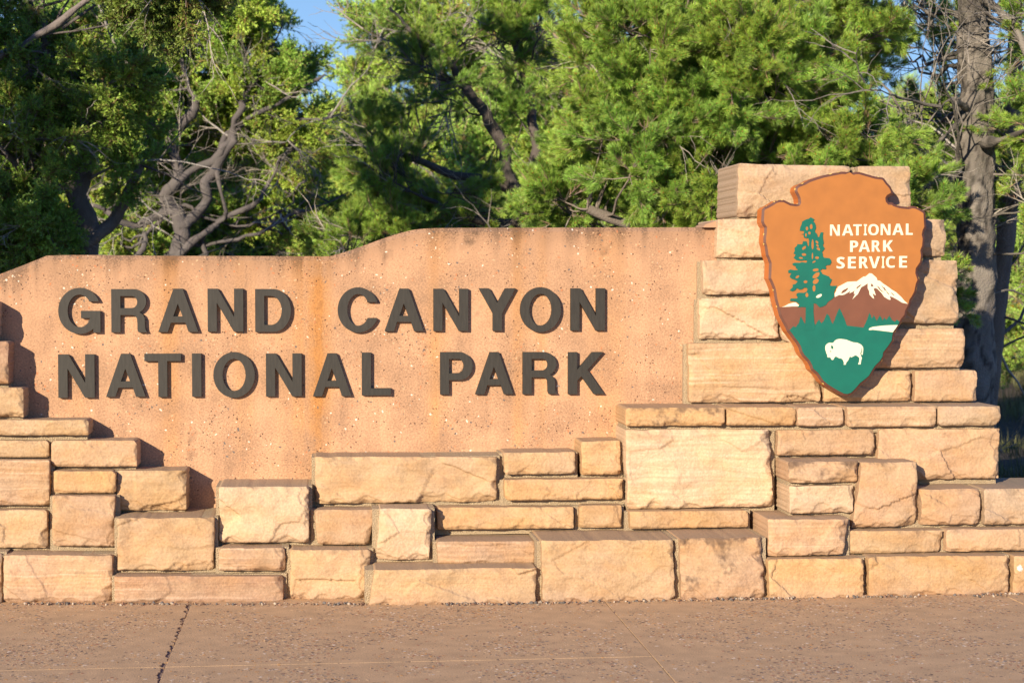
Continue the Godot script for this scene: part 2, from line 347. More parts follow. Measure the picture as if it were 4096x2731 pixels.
func grain(m: StandardMaterial3D, height: Texture2D, cm: float, scale: float) -> void:
	m.heightmap_enabled = true
	m.heightmap_texture = height
	m.heightmap_scale = cm
	m.uv1_triplanar = true
	m.uv1_world_triplanar = true
	m.uv1_scale = Vector3.ONE * scale

func make_materials() -> void:
	var gritty := noise_tex(512, noise(FastNoiseLite.TYPE_SIMPLEX_SMOOTH, 0.05, 4, 21), Color(0, 0, 0), Color(1, 1, 1))
	var tint := noise_tex(512, noise(FastNoiseLite.TYPE_SIMPLEX_SMOOTH, 0.04, 5, 22), Color(.85, .84, .83), Color(1, 1, 1))
	stone_mat = std(Color(1, 1, 1), 0.92)
	stone_mat.vertex_color_use_as_albedo = true
	stone_mat.albedo_texture = tint
	grain(stone_mat, gritty, 0.2, 2.6)
	mortar_mat = std(Color(.66, .52, .35), 0.97)
	mortar_mat.albedo_texture = noise_tex(512, noise(FastNoiseLite.TYPE_SIMPLEX_SMOOTH, 0.12, 3, 25), Color(.74, .72, .68), Color(1, 1, 1))
	grain(mortar_mat, gritty, 0.9, 5.0)
	bark_mat = std(Color(1, 1, 1), 0.95)
	bark_mat.vertex_color_use_as_albedo = true
	grain(bark_mat, gritty, 0.8, 2.0)
	leaf_mat = std(Color(1, 1, 1), 0.5)
	leaf_mat.vertex_color_use_as_albedo = true
	leaf_mat.backlight_enabled = true
	leaf_mat.backlight = Color(.5, .55, .3)
	paint = {
		"ochre": std(Color(.42, .155, .032), 0.5), "edge": std(Color(.5, .14, .02), 0.5), "rim": std(Color(.125, .047, .03), 0.6), "brown": std(Color(.185, .066, .034), 0.55),
		"green": std(Color(.0, .135, .092), 0.5), "cream": std(Color(.74, .70, .52), 0.55), "chip": std(Color(.72, .5, .13), 0.7),
	}
	var wear := noise_tex(512, noise(FastNoiseLite.TYPE_SIMPLEX_SMOOTH, 0.012, 5, 31), Color(.92, .92, .93), Color(1, 1, 1))
	for k in ["ochre", "green", "brown", "rim"]:
		var m: StandardMaterial3D = paint[k]
		m.albedo_texture = wear
		m.uv1_triplanar = true
		m.uv1_scale = Vector3.ONE * 1.3

# ------------------------------------------------------------------ masonry
func scallop(along: float, off: float, sd: float, share: float, step: float) -> float:
	# shell-shaped flakes knocked off along an edge by the mason's chisel
	var deep := 0.0
	var cell := 0.075
	var k0 := floorf(along / cell)
	for k in [k0 - 1.0, k0, k0 + 1.0]:
		var r1 := fposmod(sin(k * 12.9898 + sd * 78.233) * 43758.5453, 1.0)
		if r1 > share:
			continue
		var r2 := fposmod(sin(k * 39.346 + sd * 11.135) * 24634.6345, 1.0)
		var r3 := fposmod(sin(k * 73.156 + sd * 52.235) * 13758.5453, 1.0)
		var r := lerpf(0.016, 0.058, r2 * r2)
		var d := Vector2(along - (k + 0.15 + 0.7 * r3) * cell, off * lerpf(0.9, 1.7, r1)).length()
		if d < r:
			deep = maxf(deep, step + (r - d) * lerpf(0.1, 0.26, r3))
	return deep

func stone_mesh(s: Array, index: int, centre: Vector3) -> ArrayMesh:
	var tl := Vector2(s[0], s[1])
	var tr := Vector2(s[2], s[3])
	var br := Vector2(s[4], s[5])
	var bl := Vector2(s[6], s[7])
	var zf: float = s[8]
	var back: float = s[9]
	var rough: float = s[11]
	var stain: int = s[13]
	var w := (tl.distance_to(tr) + bl.distance_to(br)) / 2.0
	var h := (tl.distance_to(bl) + tr.distance_to(br)) / 2.0
	var nu := clampi(int(w / 0.0056), 8, 110)
	var nv := clampi(int(h / 0.0056), 6, 72)
	var off := Vector2(index * 7.31, index * 3.77)
	var base: Color = tones[int(s[10])]
	base = base * rng.randf_range(0.92, 1.08)
	var banding := rng.randf_range(0.04, 0.16)
	if stain == 1:
		banding = 0.3
	var corner := [.004 + .02 * pow(rng.randf(), 2.0), .004 + .024 * pow(rng.randf(), 2.0), .004 + .018 * pow(rng.randf(), 2.0), .004 + .02 * pow(rng.randf(), 2.0)]
	var verts := PackedVector3Array()
	var cols := PackedColorArray()
	for j in nv + 1:
		var v := float(j) / nv
		for i in nu + 1:
			var u := float(i) / nu
			var p := tl.lerp(tr, u).lerp(bl.lerp(br, u), v)
			var dl := u * w
			var dr := (1.0 - u) * w
			var dt := v * h
			var db := (1.0 - v) * h
			var right := dr < dl
			var low := db < dt
			var a := minf(dl, dr)
			var b := minf(dt, db)
			var rc: float = corner[(1 if right else 0) + (2 if low else 0)]
			var q := p + off
			if a < rc and b < rc:
				var c := Vector2(rc - a, rc - b)
				var m := maxf(c.x, c.y)
				var k := m / maxf(c.length(), 1e-5)
				p.x += (c.x - c.x * k) * (-1.0 if right else 1.0)
				p.y += (c.y - c.y * k) * (1.0 if low else -1.0)
			var wob := 0.0015 + 0.0085 * rough * maxf(0.0, noise_a.get_noise_2d(q.x * 7.0, q.y * 7.0 + 40.0))
			p.x += wob * clampf(1.0 - a / 0.03, 0, 1) * (-1.0 if right else 1.0)
			p.y += wob * 0.7 * clampf(1.0 - b / 0.03, 0, 1) * (1.0 if low else -1.0)
			var d := minf(a, b)
			var z := noise_a.get_noise_2d(q.x * 2.4, q.y * 3.2) * 0.021 * rough
			z += (noise_ridge.get_noise_2d(q.x * 3.6, q.y * 4.4) - 0.2) * 0.004 * rough
			z += noise_cell.get_noise_2d(q.x * 3.4, q.y * 5.2) * 0.0085 * rough
			z += noise_a.get_noise_2d(q.x * 34.0, q.y * 40.0) * 0.0016
			z -= (0.005 * rough + 0.002) * exp(-d / 0.006) * (0.65 + 0.6 * noise_a.get_noise_2d(q.x * 9.0, q.y * 9.0 + 70.0))
			z += noise_a.get_noise_2d(q.x * 12.0 + 5.0, q.y * 15.0) * 0.0012 * rough + noise_cell.get_noise_2d(q.x * 12.0 + 3.0, q.y * 17.0) * 0.0017 * rough
			z -= scallop(q.x, db, index * 4.0, 0.85, 0.0068) * rough + scallop(q.x, dt, index * 4.0 + 1.0, 0.6, 0.0042) * rough * 0.7
			z -= (scallop(q.y, dr, index * 4.0 + 2.0, 0.65, 0.0068) + scallop(q.y, dl, index * 4.0 + 3.0, 0.5, 0.004)) * rough * 0.9
			var chip := 0.004 + 0.10 * rough * minf(h, 0.3) * 3.0 * maxf(0.0, noise_a.get_noise_2d(q.x * 4.5, index * 5.1) + 0.12)
			if db < chip:
				z -= 0.007 * rough + (chip - db) * 0.36
			chip = 0.09 * rough * maxf(0.0, noise_a.get_noise_2d(q.y * 6.0, index * 9.1 + 30.0))
			if dr < chip:
				z -= 0.005 * rough + (chip - dr) * 0.5
			chip = 0.07 * rough * maxf(0.0, noise_a.get_noise_2d(q.y * 5.0, index * 2.3 + 60.0))
			if dl < chip:
				z -= (chip - dl) * 0.42
			chip = 0.075 * rough * maxf(0.0, noise_a.get_noise_2d(q.x * 4.0, index * 3.3 + 90.0) - 0.05)
			if dt < chip:
				z -= (chip - dt) * 0.3
			verts.append(Vector3(p.x, p.y, zf + z) - centre)
			var warp := noise_a.get_noise_2d(q.x * 1.4, q.y * 5.0) * 0.02
			var streak := noise_a.get_noise_2d(q.x * 0.8 + 9.0, (q.y + warp) * 62.0)
			var blot := noise_a.get_noise_2d(q.x * 4.0 + 20.0, q.y * 5.0)
			var c := base * (1.0 + banding * streak + 0.13 * blot)
			c.b *= 1.0 - 0.10 * noise_a.get_noise_2d(q.x * 2.0 + 50.0, q.y * 3.0)
			if stain == 1 and streak > 0.28:
				c = c.lerp(Color(.66, .5, .36), clampf((streak - 0.28) * 2.2, 0, .6))
			var iron := noise_a.get_noise_2d(q.x * 2.6 + 70.0, q.y * 6.0 + 11.0) + 0.35 * noise_a.get_noise_2d(q.x * 13.0, q.y * 17.0)
			c = c.lerp(Color(.56, .27, .085), clampf(iron * 0.4, 0.0, 0.22))
			c = c.lerp(Color(.62, .46, .31), clampf(-iron * 0.45, 0.0, 0.22))
			var dirt := noise_a.get_noise_2d(q.x * 7.0 + 33.0, q.y * 9.0) + 0.5 * noise_a.get_noise_2d(q.x * 30.0, q.y * 30.0)
			var grime := smoothstep(0.5, 0.95, dirt + 0.35 * exp(-dt / 0.02)) * 0.3
			if stain == 2:
				grime = maxf(grime, smoothstep(-0.1, 0.7, dirt + 0.7 * exp(-dt / 0.035) - 0.25) * 0.72)
			c = c.lerp(Color(.1, .062, .045), grime)
			if stain == 3 and Vector2(dl - 0.03, (db - h * 0.72) * 0.8).length() < 0.009 + 0.008 * dirt:
				c = Color(.72, .7, .68)
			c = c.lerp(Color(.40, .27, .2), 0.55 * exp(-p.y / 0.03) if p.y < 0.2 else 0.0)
			c.a = 1.0
			cols.append(c)
	var idx := PackedInt32Array()
	for j in nv:
		for i in nu:
			var k := j * (nu + 1) + i
			idx.append_array([k, k + 1, k + nu + 2, k, k + nu + 2, k + nu + 1])
	var norms := PackedVector3Array()
	norms.resize(verts.size())
	for t in range(0, idx.size(), 3):
		var n := (verts[idx[t + 2]] - verts[idx[t]]).cross(verts[idx[t + 1]] - verts[idx[t]])
		norms[idx[t]] += n
		norms[idx[t + 1]] += n
		norms[idx[t + 2]] += n
	for k in norms.size():
		norms[k] = norms[k].normalized()
	# the sawn beds and split ends run back into the wall
	var loop := []
	for i in nu:
		loop.append(i)
	for j in nv:
		loop.append(j * (nu + 1) + nu)
	for i in nu:
		loop.append(nv * (nu + 1) + nu - i)
	for j in nv:
		loop.append((nv - j) * (nu + 1))
	var mid := PackedVector3Array()
	for k in loop.size():
		var p: Vector3 = verts[loop[k]]
		var out := Vector2(p.x, p.y)
		var wob := 0.0045 * noise_a.get_noise_2d(k * 0.21 + index, 7.0)
		var side := Vector2(signf(out.x) if k >= nu and k < nu + nv or k >= nu * 2 + nv else 0.0, 0.0)
		mid.append(p + Vector3(side.x * (wob + 0.002), 0, -0.035 + wob * 2.0))
	var zb := back - centre.z
	var bed := base.lerp(Color(.40, .295, .19), 0.6)
	for k in loop.size():
		var k2 := (k + 1) % loop.size()
		var ring := [verts[loop[k]], verts[loop[k2]], mid[k2], mid[k]]
		for r in 2:
			if r == 1:
				ring = [mid[k], mid[k2], Vector3(mid[k2].x, mid[k2].y, zb), Vector3(mid[k].x, mid[k].y, zb)]
			var n: Vector3 = (ring[1] - ring[0]).cross(ring[3] - ring[0]).normalized()
			var first := verts.size()
			var c: Color = (bed if k < nu else base * 0.94) * (1.0 + (0.03 if k < nu else 0.07) * noise_a.get_noise_2d(k * 0.07, index * 2.0 + r * 3.0))
			c.a = 1.0
			for m in 4:
				verts.append(ring[m])
				norms.append(n)
				cols.append(c)
			idx.append_array([first, first + 3, first + 2, first, first + 2, first + 1])
	var arrays := []
	arrays.resize(Mesh.ARRAY_MAX)
	arrays[Mesh.ARRAY_VERTEX] = verts
	arrays[Mesh.ARRAY_NORMAL] = norms
	arrays[Mesh.ARRAY_COLOR] = cols
	arrays[Mesh.ARRAY_INDEX] = idx
	var mesh := ArrayMesh.new()
	mesh.add_surface_from_arrays(Mesh.PRIMITIVE_TRIANGLES, arrays)
	return mesh

func masonry(root: Node3D, list: Array, first: int) -> void:
	var st := flat_tool()
	for k in list.size():
		var s: Array = list[k]
		var centre := Vector3((s[0] + s[2] + s[4] + s[6]) / 4.0, (s[1] + s[3] + s[5] + s[7]) / 4.0, s[8])
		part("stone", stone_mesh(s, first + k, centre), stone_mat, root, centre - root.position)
		# the bed of mortar that shows in the joints round it
		var z: float = s[8] - 0.052 - rng.randf() * 0.008
		var flags: int = s[12]
		var x0: float = minf(s[0], s[6]) + (0.012 if flags & 1 else -0.016)
		var x1: float = maxf(s[2], s[4]) - (0.012 if flags & 2 else -0.016)
		var y0: float = minf(s[5], s[7]) - 0.03
		box(st, Vector3(x0, maxf(y0, -0.02), s[9] + 0.004 + rng.randf() * 0.01) - root.position, Vector3(x1, maxf(s[1], s[3]) - 0.008, z) - root.position)
	var m := part("mortar", done(st), mortar_mat, root)
	m.set_meta("kind", "stuff")

func concrete_textures() -> Array:
	var w := 2048
	var h := 1024
	var fine := grey_bytes(noise(FastNoiseLite.TYPE_SIMPLEX_SMOOTH, 0.16, 3, 41), w, h)
	var blot := grey_bytes(noise(FastNoiseLite.TYPE_SIMPLEX_SMOOTH, 0.007, 4, 42), w, h)
	var streak := grey_bytes(noise(FastNoiseLite.TYPE_SIMPLEX_SMOOTH, 0.02, 3, 43), w, 16, w, h)
	var rgb := PackedByteArray()
	rgb.resize(w * h * 3)
	var bump := PackedByteArray()
	bump.resize(w * h)
	# rust runs: metres from the left end of the sheet, width, strength
	var rust := PackedFloat32Array()
	rust.resize(w)
	for r in [[2.17, .045, 1.0], [2.10, .12, .45], [1.40, .07, .5], [1.78, .05, .35], [0.93, .06, .2], [2.78, .06, .35], [3.22, .05, .4], [3.34, .03, .3], [3.7, .1, .25]]:
		for x in w:
			var d: float = (x * 4.3 / w - r[0]) / r[1]
			rust[x] += r[2] * exp(-d * d)
	# how far below the panel's top edge: the weather greys the uppermost hand's breadth
	var edge := PackedFloat32Array()
	edge.resize(w)
	var line := poly(panel_outline)
	for x in w:
		var px := x * 4.3 / w - 2.2
		var y := line[0].y
		for i in line.size() - 1:
			if px >= line[i].x:
				y = lerpf(line[i].y, line[i + 1].y, clampf((px - line[i].x) / (line[i + 1].x - line[i].x), 0, 1))
		edge[x] = y
	for y in h:
		var m := 2.0 - y * 2.15 / h
		var fade := smoothstep(0.55, 1.0, m) * 0.6 + 0.4
		for x in w:
			var k := y * w + x
			var b := (blot[k] - 128) / 128.0
			var f := (fine[k] - 128) / 128.0
			var s := (streak[k] - 128) / 128.0
			var v := 1.0 + 0.11 * b + 0.15 * f + 0.05 * s
			var below := edge[x] - m
			var grey := clampf(exp(-below / 0.05) * (0.5 + 0.5 * b + 0.5 * s + 0.8 * f) + exp(-below / 0.22) * maxf(0.0, 0.9 * s + 0.3 * b + 0.5 * f) * 0.5, 0, .7)
			var patch := clampf((b - 0.62) * 0.7 + f * 0.05, 0, .2)
			v *= 1.0 - 0.52 * grey - patch
			var r := clampf(rust[x] * fade * (0.8 + 0.5 * b + 0.5 * s), 0, 1)
			rgb[k * 3] = clampi(int(184 * v * (1.0 - 0.06 * r)), 0, 255)
			rgb[k * 3 + 1] = clampi(int(143 * v * (1.0 - 0.16 * r)), 0, 255)
			rgb[k * 3 + 2] = clampi(int(111 * v * (1.0 - 0.38 * r)), 0, 255)
			bump[k] = clampi(170 + int(f * 26), 0, 255)
	# aggregate: pale, dark and bluish pebbles, and small blow holes painted dark for the shade and dirt inside
	for n in 80000:
		var x := rng.randi_range(2, w - 8)
		var y := rng.randi_range(2, h - 8)
		var kind := rng.randf()
		var clump := noise_a.get_noise_2d(x * 0.006, y * 0.006)
		if rng.randf() > 0.5 + clump * 1.2:
			continue
		var size := 0.45 + pow(rng.randf(), 7.0) * 2.3
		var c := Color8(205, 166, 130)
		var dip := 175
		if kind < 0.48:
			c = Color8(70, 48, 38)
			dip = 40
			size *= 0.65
		elif kind < 0.58:
			c = Color8(92, 88, 88)
		elif kind < 0.72:
			c = Color8(190, 120, 80)
		if kind > 0.93 and size > 0.8:
			c = Color8(236, 228, 214)
		var e := rng.randf_range(0.6, 1.5)
		var turn := rng.randf() * PI
		var reach := int(size * 1.6) + 1
		for dy in range(-reach, reach + 1):
			for dx in range(-reach, reach + 1):
				var px := x + dx
				var py := y + dy
				if px < 0 or py < 0 or px >= w or py >= h:
					continue
				var q := Vector2(dx, dy).rotated(turn)
				var d := Vector2(q.x / e, q.y * e).length() / size
				if d > 1.15:
					continue
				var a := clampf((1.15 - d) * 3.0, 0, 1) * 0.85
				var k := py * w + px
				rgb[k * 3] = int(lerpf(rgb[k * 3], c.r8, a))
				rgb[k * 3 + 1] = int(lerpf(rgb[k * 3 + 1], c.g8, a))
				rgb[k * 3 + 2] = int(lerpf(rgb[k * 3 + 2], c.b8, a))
				bump[k] = int(lerpf(bump[k], dip, a))
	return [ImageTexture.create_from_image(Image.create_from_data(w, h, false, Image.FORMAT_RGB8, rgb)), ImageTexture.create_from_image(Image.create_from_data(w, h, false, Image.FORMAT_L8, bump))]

func panel_mesh(root_at: Vector3) -> ArrayMesh:
	var top := poly(panel_outline)
	var st := SurfaceTool.new()
	st.begin(Mesh.PRIMITIVE_TRIANGLES)
	st.set_smooth_group(-1)
	# smooth the curve of the top edge
	var fine := PackedVector2Array()
	for i in top.size() - 1:
		var p0 := top[maxi(i - 1, 0)]
		var p3 := top[mini(i + 2, top.size() - 1)]
		for k in 6:
			if i < 3 or i > 14:
				fine.append(top[i].lerp(top[i + 1], k / 6.0))
			else:
				fine.append(top[i].cubic_interpolate(top[i + 1], p0, p3, k / 6.0))
	fine.append(top[top.size() - 1])
	fine.append(Vector2(2.10, fine[fine.size() - 1].y))
	var low := PackedVector2Array()
	for i in fine.size():
		var a := fine[maxi(i - 1, 0)]
		var b := fine[mini(i + 1, fine.size() - 1)]
		var n := Vector2(-(b - a).y, (b - a).x).normalized()
		low.append(fine[i] - n * 0.022)
	var bottom := -0.05
	var put := func(x: float, y: float, z: float) -> void:
		st.set_uv(Vector2((x + 2.2) / 4.3, (2.0 - y) / 2.15))
		st.add_vertex(Vector3(x, y, z) - root_at)
	var strip := func(a: Vector3, b: Vector3, c: Vector3, d: Vector3) -> void:
		for p in [a, b, c, a, c, d]:
			put.call(p.x, p.y, p.z)
	for i in fine.size() - 1:
		var a := fine[i]
		var b := fine[i + 1]
		var c := low[i]
		var d := low[i + 1]
		strip.call(Vector3(c.x, c.y, 0), Vector3(d.x, d.y, 0), Vector3(d.x, bottom, 0), Vector3(c.x, bottom, 0))
		var j := noise_a.get_noise_2d(i * 0.7, 3.0) * 0.003
		strip.call(Vector3(a.x, a.y, -0.02 + j), Vector3(b.x, b.y, -0.02 + j), Vector3(d.x, d.y, 0), Vector3(c.x, c.y, 0))
		strip.call(Vector3(a.x, a.y, -0.2), Vector3(b.x, b.y, -0.2), Vector3(b.x, b.y, -0.02 + j), Vector3(a.x, a.y, -0.02 + j))
		strip.call(Vector3(b.x, b.y, -0.2), Vector3(a.x, a.y, -0.2), Vector3(a.x, bottom, -0.2), Vector3(b.x, bottom, -0.2))
	var e := fine[0]
	strip.call(Vector3(e.x, e.y, -0.2), Vector3(e.x, e.y, 0), Vector3(e.x, bottom, 0), Vector3(e.x, bottom, -0.2))
	return done(st)

# bold grotesque capitals, one unit high
func letter_shape(ch: String) -> Array:
	var o := []
	var holes := []
	match ch:
		"A":
			o = [Vector2(0, 0), Vector2(.352, 1), Vector2(.565, 1), Vector2(.92, 0), Vector2(.695, 0), Vector2(.622, .215), Vector2(.29, .215), Vector2(.218, 0)]
			holes = [[Vector2(.345, .36), Vector2(.558, .36), Vector2(.452, .655)]]
		"N":
			o = [Vector2(0, 0), Vector2(0, 1), Vector2(.232, 1), Vector2(.608, .34), Vector2(.608, 1), Vector2(.82, 1), Vector2(.82, 0), Vector2(.6, 0), Vector2(.21, .675), Vector2(.21, 0)]
		"I":
			o = [Vector2(0, 0), Vector2(0, 1), Vector2(.208, 1), Vector2(.208, 0)]
		"L":
			o = [Vector2(0, 0), Vector2(0, 1), Vector2(.215, 1), Vector2(.215, .165), Vector2(.69, .165), Vector2(.69, 0)]
		"T":
			o = [Vector2(0, 1), Vector2(.845, 1), Vector2(.845, .83), Vector2(.527, .83), Vector2(.527, 0), Vector2(.318, 0), Vector2(.318, .83), Vector2(0, .83)]
		"Y":
			o = [Vector2(0, 1), Vector2(.24, 1), Vector2(.432, .655), Vector2(.62, 1), Vector2(.865, 1), Vector2(.545, .41), Vector2(.545, 0), Vector2(.33, 0), Vector2(.33, .41)]
		"K":
			o = [Vector2(0, 0), Vector2(0, 1), Vector2(.215, 1), Vector2(.215, .585), Vector2(.57, 1), Vector2(.83, 1), Vector2(.455, .578), Vector2(.86, 0), Vector2(.61, 0), Vector2(.31, .425), Vector2(.215, .325), Vector2(.215, 0)]
		"O":
			o = arc(.48, .5, .48, .535, 0, 350, 35)
			holes = [arc(.48, .5, .265, .378, 0, 345, 23)]
		"C":
			o = [Vector2(.70, .685), Vector2(.925, .685)] + arc(.49, .5, .49, .535, 24, 337, 36) + [Vector2(.925, .31), Vector2(.71, .31)] + arc(.49, .5, .262, .375, 325, 36, 26)
		"G":
			o = [Vector2(.70, .715), Vector2(.925, .715)] + arc(.49, .5, .49, .53, 27, 312, 34) + [Vector2(.80, .09), Vector2(.80, 0), Vector2(.965, 0), Vector2(.965, .5), Vector2(.52, .5), Vector2(.52, .335), Vector2(.73, .335)] + arc(.49, .5, .275, .375, 318, 40, 24)
		"D":
			o = [Vector2(0, 0), Vector2(0, 1)] + arc(.42, .5, .41, .5, 90, -90, 24)
			holes = [[Vector2(.21, .165), Vector2(.21, .84)] + arc(.36, .5, .255, .338, 88, -88, 16)]
		"P":
			o = [Vector2(0, 0), Vector2(0, 1)] + arc(.46, .67, .32, .33, 90, -90, 20) + [Vector2(.212, .34), Vector2(.212, 0)]
			holes = [[Vector2(.212, .5), Vector2(.212, .84)] + arc(.43, .67, .135, .168, 88, -88, 12)]
		"R":
			o = [Vector2(0, 0), Vector2(0, 1)] + arc(.52, .715, .3, .285, 90, -62, 16) + [Vector2(.74, .41), Vector2(.785, .32), Vector2(.79, .13), Vector2(.80, .06), Vector2(.84, 0), Vector2(.635, 0), Vector2(.612, .06), Vector2(.61, .2), Vector2(.60, .32), Vector2(.56, .375), Vector2(.49, .4), Vector2(.215, .4), Vector2(.215, 0)]
			holes = [[Vector2(.215, .56), Vector2(.215, .84)] + arc(.48, .70, .13, .138, 88, -88, 12)]
	return [PackedVector2Array(o), holes]

func build_sign_panel() -> void:
	var at := Vector3(0.2, 0, -0.1)
	var root := thing("sign_panel", at, "pink exposed aggregate concrete panel with curved top edge and bronze capital letters", "sign")
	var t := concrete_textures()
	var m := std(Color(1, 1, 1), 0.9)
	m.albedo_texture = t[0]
	m.heightmap_enabled = true
	m.heightmap_texture = t[1]
	m.heightmap_scale = 0.55
	part("concrete_slab", panel_mesh(at), m, root)
	var bronze := std(Color(.033, .028, .021), 0.6, 0.0)
	bronze.albedo_texture = noise_tex(256, noise(FastNoiseLite.TYPE_SIMPLEX_SMOOTH, 0.03, 4, 55), Color(.74, .72, .69), Color(1, 1, 1))
	bronze.uv1_triplanar = true
	bronze.uv1_world_triplanar = true
	bronze.uv1_scale = Vector3(9, 1.1, 9)
	for l in sign_letters:
		var shape := letter_shape(l[0])
		var outer: PackedVector2Array = shape[0]
		var lo := Vector2(9, 9)
		var hi := Vector2(-9, -9)
		for p in outer:
			lo = lo.min(p)
			hi = hi.max(p)
		var k := Vector2(l[3] / (hi.x - lo.x), l[4])
		var fit := PackedVector2Array()
		for p in outer:
			fit.append(Vector2(p.x - lo.x, p.y) * k)
		var holes := []
		for h in shape[1]:
			var f := PackedVector2Array()
			for p in h:
				f.append(Vector2(p.x - lo.x, p.y) * k)
			holes.append(f)
		part("letter", plate(fit, holes, 0.002, 0.03), bronze, root, Vector3(l[1], l[2], 0) - at)

func build_emblem() -> void:
	var root := thing("emblem_board", emblem_at + Vector3(0, -0.45, -0.11), "brown arrowhead shaped board with green tree, snowy mountain, white bison and cream lettering", "emblem")
	var up := Vector3(0, 0.45, 0.11)
	var outline := ccw(poly(board_outline, .001))
	# every edge is cut a little uneven, as in hand-shaped wood
	var st := flat_tool()
	walls_of(st, outline, -0.105, -0.008)
	var back := outline.duplicate()
	back.reverse()
	part("board", done(st), paint.edge, root, up)
	var face := inset(outline, 0.0128)
	st = flat_tool()
	for i in outline.size():
		var j := (i + 1) % outline.size()
		quad(st, Vector3(outline[i].x, outline[i].y, -0.008), Vector3(outline[j].x, outline[j].y, -0.008), Vector3(face[j].x, face[j].y, 0), Vector3(face[i].x, face[i].y, 0))
	part("bevelled_rim", done(st), paint.rim, root, up)
	st = flat_tool()
	face_of(st, face, [], 0.0)
	part("face", done(st), paint.ochre, root, up)
	# worn spots on the rim, down to the yellow primer
	st = flat_tool()
	for i in outline.size():
		var j := (i + 1) % outline.size()
		var d := outline[j] - outline[i]
		if rng.randf() > (0.45 if d.x < -0.7 * d.length() else 0.1) or d.length() < 0.006:
			continue
		var n := Vector2(-d.y, d.x).normalized()
		var a := outline[i].lerp(outline[j], rng.randf() * 0.3) - n * 0.0008
		var b := a + d * rng.randf_range(0.3, 0.6)
		var c := (a + b) / 2.0 + n * rng.randf_range(.002, .0045)
		for z in [-0.007]:
			tri(st, Vector3(a.x, a.y, z), Vector3(c.x, c.y, z + 0.0035), Vector3(b.x, b.y, z))
			quad(st, Vector3(a.x, a.y, z), Vector3(b.x, b.y, z), Vector3(b.x, b.y, z - 0.012), Vector3(a.x, a.y, z - 0.012))
	var chips := part("paint_wear", done(st), paint.chip, root, up)
	chips.set_meta("kind", "stuff")
	var lay := func(called: String, flat: Array, z: float, mat: Material, saw := 0.0) -> MeshInstance3D:
		var p := ccw(poly(flat, .001))
		if saw > 0.0:
			var q := PackedVector2Array()
			for i in p.size():
				var a := p[i]
				var b := p[(i + 1) % p.size()]
				var n := int((b - a).length() / 0.006)
				q.append(a)
				if (b - a).length() < 0.09 and absf((b - a).normalized().y) > 0.4:
					for k in range(1, n):
						q.append(a.lerp(b, float(k) / n) + Vector2(saw if k % 2 else -saw, 0))
			p = q
		var cut := Geometry2D.intersect_polygons(p, face)
		var s := flat_tool()
		for c in cut:
			face_of(s, c, [], z)
			walls_of(s, c, z - 0.003, z)
		return part(called, done(s), mat, root, up)
	lay.call("mountain", mountain_outline, 0.0016, paint.brown)
	lay.call("snow_cap", snow_outline, 0.0032, paint.cream)
	lay.call("snow_ridge", low_snow_outline, 0.0032, paint.cream)
	for g in snow_gaps:
		lay.call("rock_patch", g, 0.0044, paint.brown)
	lay.call("meadow", meadow_outline, 0.0034, paint.green, 0.0011)
	lay.call("tree", tree_outline, 0.0052, paint.green)
	for k in tree_gaps.size():
		var g: Array = tree_gaps[k]
		var e := []
		for i in 14:
			var a := TAU * i / 14.0
			var wob := 1.0 + 0.16 * noise_a.get_noise_2d(i * 1.7, k * 3.1)
			var p := Vector2(cos(a) * g[2], -sin(a) * g[3]) * wob
			p = p.rotated(deg_to_rad(-g[4])) + Vector2(g[0], g[1])
			e.append_array([p.x, p.y])
		lay.call("tree_gap", e, 0.0066, paint.cream if k == tree_gaps.size() - 1 else paint.ochre)
	lay.call("lake", lake_outline, 0.0048, paint.cream)
	var bison: MeshInstance3D = lay.call("bison", bison_outline, 0.0048, paint.cream)
	lay.call("horn", horn_outline, 0.006, paint.green)
	lay.call("eye", eye_outline, 0.006, paint.green)
	var font := SystemFont.new()
	font.font_names = PackedStringArray(["Droid Sans"])
	font.font_weight = 700
	for l in emblem_letters:
		var tm := TextMesh.new()
		tm.text = l[0]
		tm.font = font
		tm.font_size = 64
		tm.pixel_size = 0.001
		tm.depth = 0.004
		tm.curve_step = 1.0
		var b := tm.get_aabb()
		var o := part("letter", tm, paint.cream, root)
		o.scale = Vector3(l[3] * .001 / b.size.x, l[4] * .001 / b.size.y, 1)
		o.position = up + Vector3(l[1] * .001 - b.position.x * o.scale.x, l[2] * .001 - b.position.y * o.scale.y, 0.0016)
	# two steel brackets carry the board off the stones
	for x in [-0.2, 0.2]:
		st = flat_tool()
		box(st, Vector3(x - .03, -.1, -.16), Vector3(x + .03, .25, -.104))
		part("bracket", done(st), std(Color(.05, .05, .05), .6, .6), root, up)

